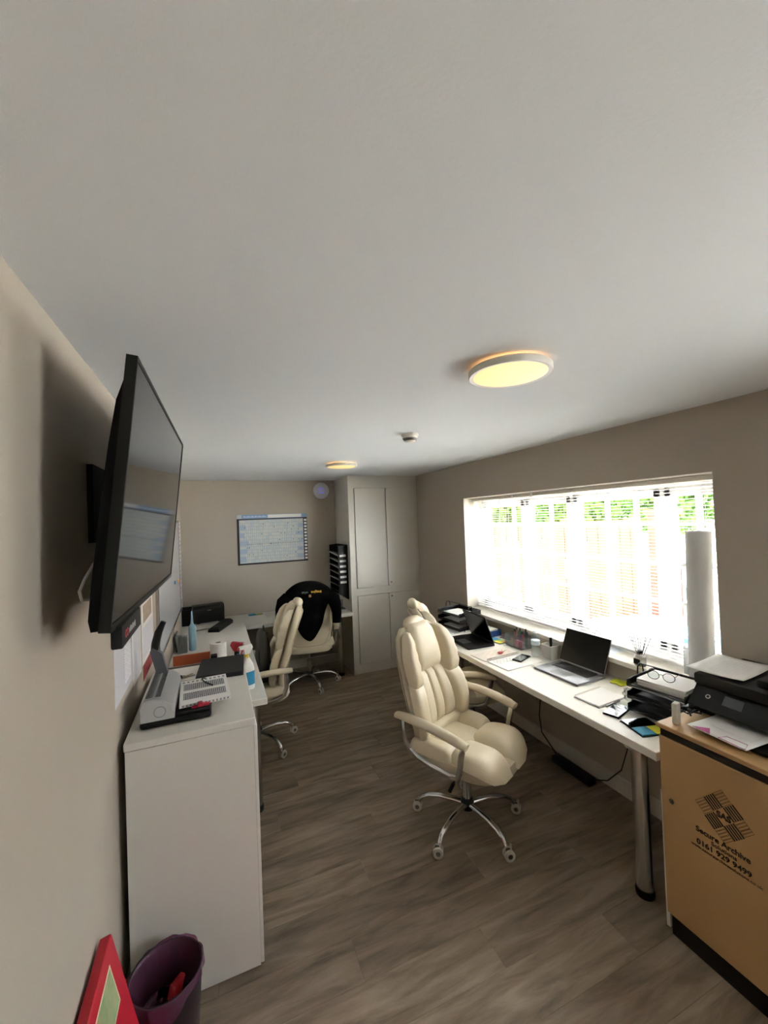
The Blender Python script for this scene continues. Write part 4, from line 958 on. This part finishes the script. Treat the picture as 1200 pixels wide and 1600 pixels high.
solo('orange_folder', MB().rbox(-.12, .12, -.006, .006, 0, .175, .003, 1), mat('orange_card', 'b85a34', .6), 'orange card folder standing behind the see-through letter tray', 'folder', (-.17, 3.16, DZ))
solo('black_card_box', MB().rbox(-.02, .02, -.03, .03, 0, .20, .003, 1), M_black, 'small black upright box beside the paper towel roll', 'box', (-.03, 2.97, DZ))
t = thing('clear_jar', 'clear box jar of green and brown plant bits on corner desk', 'jar', (-.275, 3.86, DZ))
part('jar', MB().lathe([(.045, 0), (.048, .004), (.048, .14), (.046, .14), (.046, .006), (0, .006)], 4, M=Matrix.Rotation(PI/4, 4, 'Z')), M_acr, t)
solo('plant_sprig', MB().add(*(lambda L: ([p for q in L for p in q], [tuple(range(4*i, 4*i+4)) for i in range(len(L))]))([[(.02*math.cos(a)+dx, .02*math.sin(a)+dy, z), (.02*math.cos(a)+dx+.012, .02*math.sin(a)+dy, z+.02), (.02*math.cos(a)+dx, .02*math.sin(a)+dy+.006, z+.045), (.02*math.cos(a)+dx-.012, .02*math.sin(a)+dy, z+.02)] for a, dx, dy, z in [(i*1.9, .008*math.sin(i*3), .008*math.cos(i*5), .01+.0045*i) for i in range(22)]])), mat('dull_green', '5b6a42', .7, col2='6a4a30', scale=30), 'dull green leafy sprig inside the clear jar', 'plant', (-.275, 3.86, DZ+.007)).scale = (.62, .62, .9)
solo('blue_nozzle_bottle', MB().lathe([(.028, 0), (.03, .004), (.03, .19), (.026, .205), (.012, .225), (.009, .25), (.004, .33), (0, .331)], 20), mat('pale_blue_plastic', '8fb4c4', .45), 'tall pale blue bottle with tapered nozzle on the corner desk', 'bottle', (-.205, 3.90, DZ))
t = thing('mesh_pen_holder', 'black mesh desk holder in the corner beside the whiteboard', 'holder', (-.302, 4.88, DZ))
Mw = mat('black_wire', '16161a', .45)
part('panel', MB().box(-.05, .05, -.03, .03, 0, .003).box(-.05, .05, -.03, -.028, 0, .17).box(-.05, -.048, -.03, .03, 0, .19).box(.048, .05, -.03, .03, 0, .17).box(-.05, .05, .028, .03, 0, .19), glass_mat('black_mesh', '303032', .55), t)
part('rim', MB().tube([(-.05, -.03, .17), (.05, -.03, .17), (.05, .03, .19), (-.05, .03, .19)], .004, 6, closed=True), Mw, t)
bm = MB()
for i in range(5): bm.cyl((-.05, -.031, .025+i*.03), (.05, -.031, .025+i*.03), .002, n=5)
part('cross_wire', bm, Mw, t)
t = thing('black_speaker', 'chunky black box speaker on the corner desk by the back wall', 'speaker', (-.095, 4.96, DZ), math.radians(8)); t.scale = (1.15, 1.1, 1.15)
part('body', MB().prism([(-.08, .01), (.09, .01), (.10, .03), (.08, .14), (.05, .165), (-.06, .165), (-.085, .14)], -.135, .135, 'x', M=Matrix.Rotation(0, 4, 'Z')), M_black, t)
part('grille', MB().prism([(-.083, .02), (-.0805, .015), (-.083, .135), (-.087, .13)], -.12, .12, 'x'), M_blackm, t); part('badge', MB().box(-.015, .015, -.09, -.086, .12, .128), M_steel, t)
part('foot', MB().box(-.11, -.08, -.06, .06, 0, .012).box(.08, .11, -.06, .06, 0, .012), M_blackm, t)
t = thing('black_desk_device', 'long low black wedge device with thin cable on corner desk', 'device', (.03, 4.60, DZ), math.radians(-22))
part('body', MB().loft([[(-.055, -.19, 0), (.055, -.19, 0), (.055, .19, 0), (-.055, .19, 0)], [(-.055, -.19, .025), (.055, -.19, .025), (.055, .19, .03), (-.055, .19, .03)], [(-.035, -.17, .045), (.035, -.17, .045), (.035, .175, .05), (-.035, .175, .05)]]), M_black, t)
part('cable', MB().tube([(-.05, -.05, .01), (-.12, -.06, .006), (-.19, -.10, .004), (-.24, -.17, .004)], .003, 6), M_black, t)
t = stickies((.41, 5.02, DZ), .1, 'small teal and yellow note pads on the desk by back wall', .16, .08)
solo('desk_papers', sheets(.297, .21, .003, 3, 44), mat('off_white_paper', 'cfcac0', .7), 'off-white papers on back desk, right of the note pads', 'paper', (.66, 4.92, DZ), (0, 0, .1))
solo('leaning_tablet', MB().rbox(-.005, .005, -.12, .12, 0, .13, .003, 1), mat('dark_grey_glass', '3a3d40', .2), 'dark grey tablet leaning on the left wall below the whiteboard', 'tablet', (-.325, 4.0, DZ+.001), (0, -.12, 0))
t = thing('desk_stand', 'small clear stand on the back desk below the file rack', 'stand', (1.37, 4.78, DZ))
part('base', MB().box(-.05, .05, -.05, .05, 0, .006), mat('stand_dark', '3c4048', .4), t); part('upright', MB().box(-.03, .03, -.004, .004, .006, .11), M_acr, t)

# ------------------------------------------------------------------ bin and red box
t = thing('waste_bin', 'dark purple waste bin with pink liner beside the storage unit', 'bin', (-.195, 1.60, 0))
part('bucket', MB().lathe([(0, 0), (.088, 0), (.092, .006), (.112, .30), (.108, .30), (.088, .012), (0, .012)], 40), mat('dark_purple_plastic', '22141c', .5), t)
def liner(a, b):
    th = a*2*PI; k = 1+.02*math.sin(9*th)+.015*math.sin(17*th+2)
    drop = .055+.05*math.sin(th*1.0-2.2)+.02*math.sin(3*th+1)
    if b < .5: q = b/.5; return (.106*math.cos(th)*(.80+.2*q)*k, .106*math.sin(th)*(.80+.2*q)*k, .17+.135*q)
    q = (b-.5)/.5; return ((.114+.004*q)*math.cos(th)*k, (.114+.004*q)*math.sin(th)*k, .306-max(.012, drop)*q+.004*math.sin(PI*q))
part('liner', MB().grid(liner, 64, 14, closeu=True), glass_mat('pink_film', 'c08aa8', .32, '8a5878', .15), t, 'translucent pink bin liner', sharp=180)
solo('crumpled_wrapper', MB().grid(lambda a, b: ((a-.5)*.06+.008*math.sin(b*9), (b-.5)*.11, .03*math.sin(a*5+b*3)+.02*math.sin(b*11)), 9, 9), mat('red_wrapper', 'a3262c', .4), 'red wrapper crumpled inside the waste bin', 'wrapper', (-.165, 1.585, .22), (.5, .1, .4), sharp=180).scale = (.8, .8, .8)
solo('crumpled_wrapper', MB().grid(lambda a, b: ((a-.5)*.08, (b-.5)*.10+.01*math.sin(a*7), .035*math.sin(a*4+b*5)+.02*math.sin(b*9+1)), 9, 9), glass_mat('pink_film', 'c08aa8', .5), 'pale pink plastic crumpled inside the waste bin', 'wrapper', (-.23, 1.60, .20), (.3, .5, 1.2), sharp=180).scale = (.5, .5, .5)
t = thing('red_gift_box', 'flat red box with green picture label leaning on the left wall', 'box', (-.352, 1.465, .597))
d_ = Vector((.062, 0, -.283)); Lh = .60/(.283/d_.length); dz = d_.normalized(); nz = Vector((-dz.z, 0, dz.x))
F = frame((.034, 0, 0), (0, 1, 0), tuple(-dz), (-dz.z, 0, dz.x))
part('box', MB().rbox(-.42, 0, -.591/(-dz.z), 0, -.030, 0, .003, 1, M=F), mat('bright_red_card', 'b5142c', .5), t)
part('picture_border', MB().box(-.40, -.065, -.145, -.035, 0, .0008, M=F), mat('ivory_border', 'd6cfae', .6), t)
part('picture_green', MB().box(-.20, -.071, -.139, -.041, .0004, .0014, M=F), mat('green_picture', '5f8a5c', .6, col2='b9b48a', scale=30), t)
part('picture_red', MB().box(-.394, -.202, -.139, -.041, .0004, .0014, M=F), mat('red_picture', 'b03a2c', .6, col2='cbbf8e', scale=14), t)
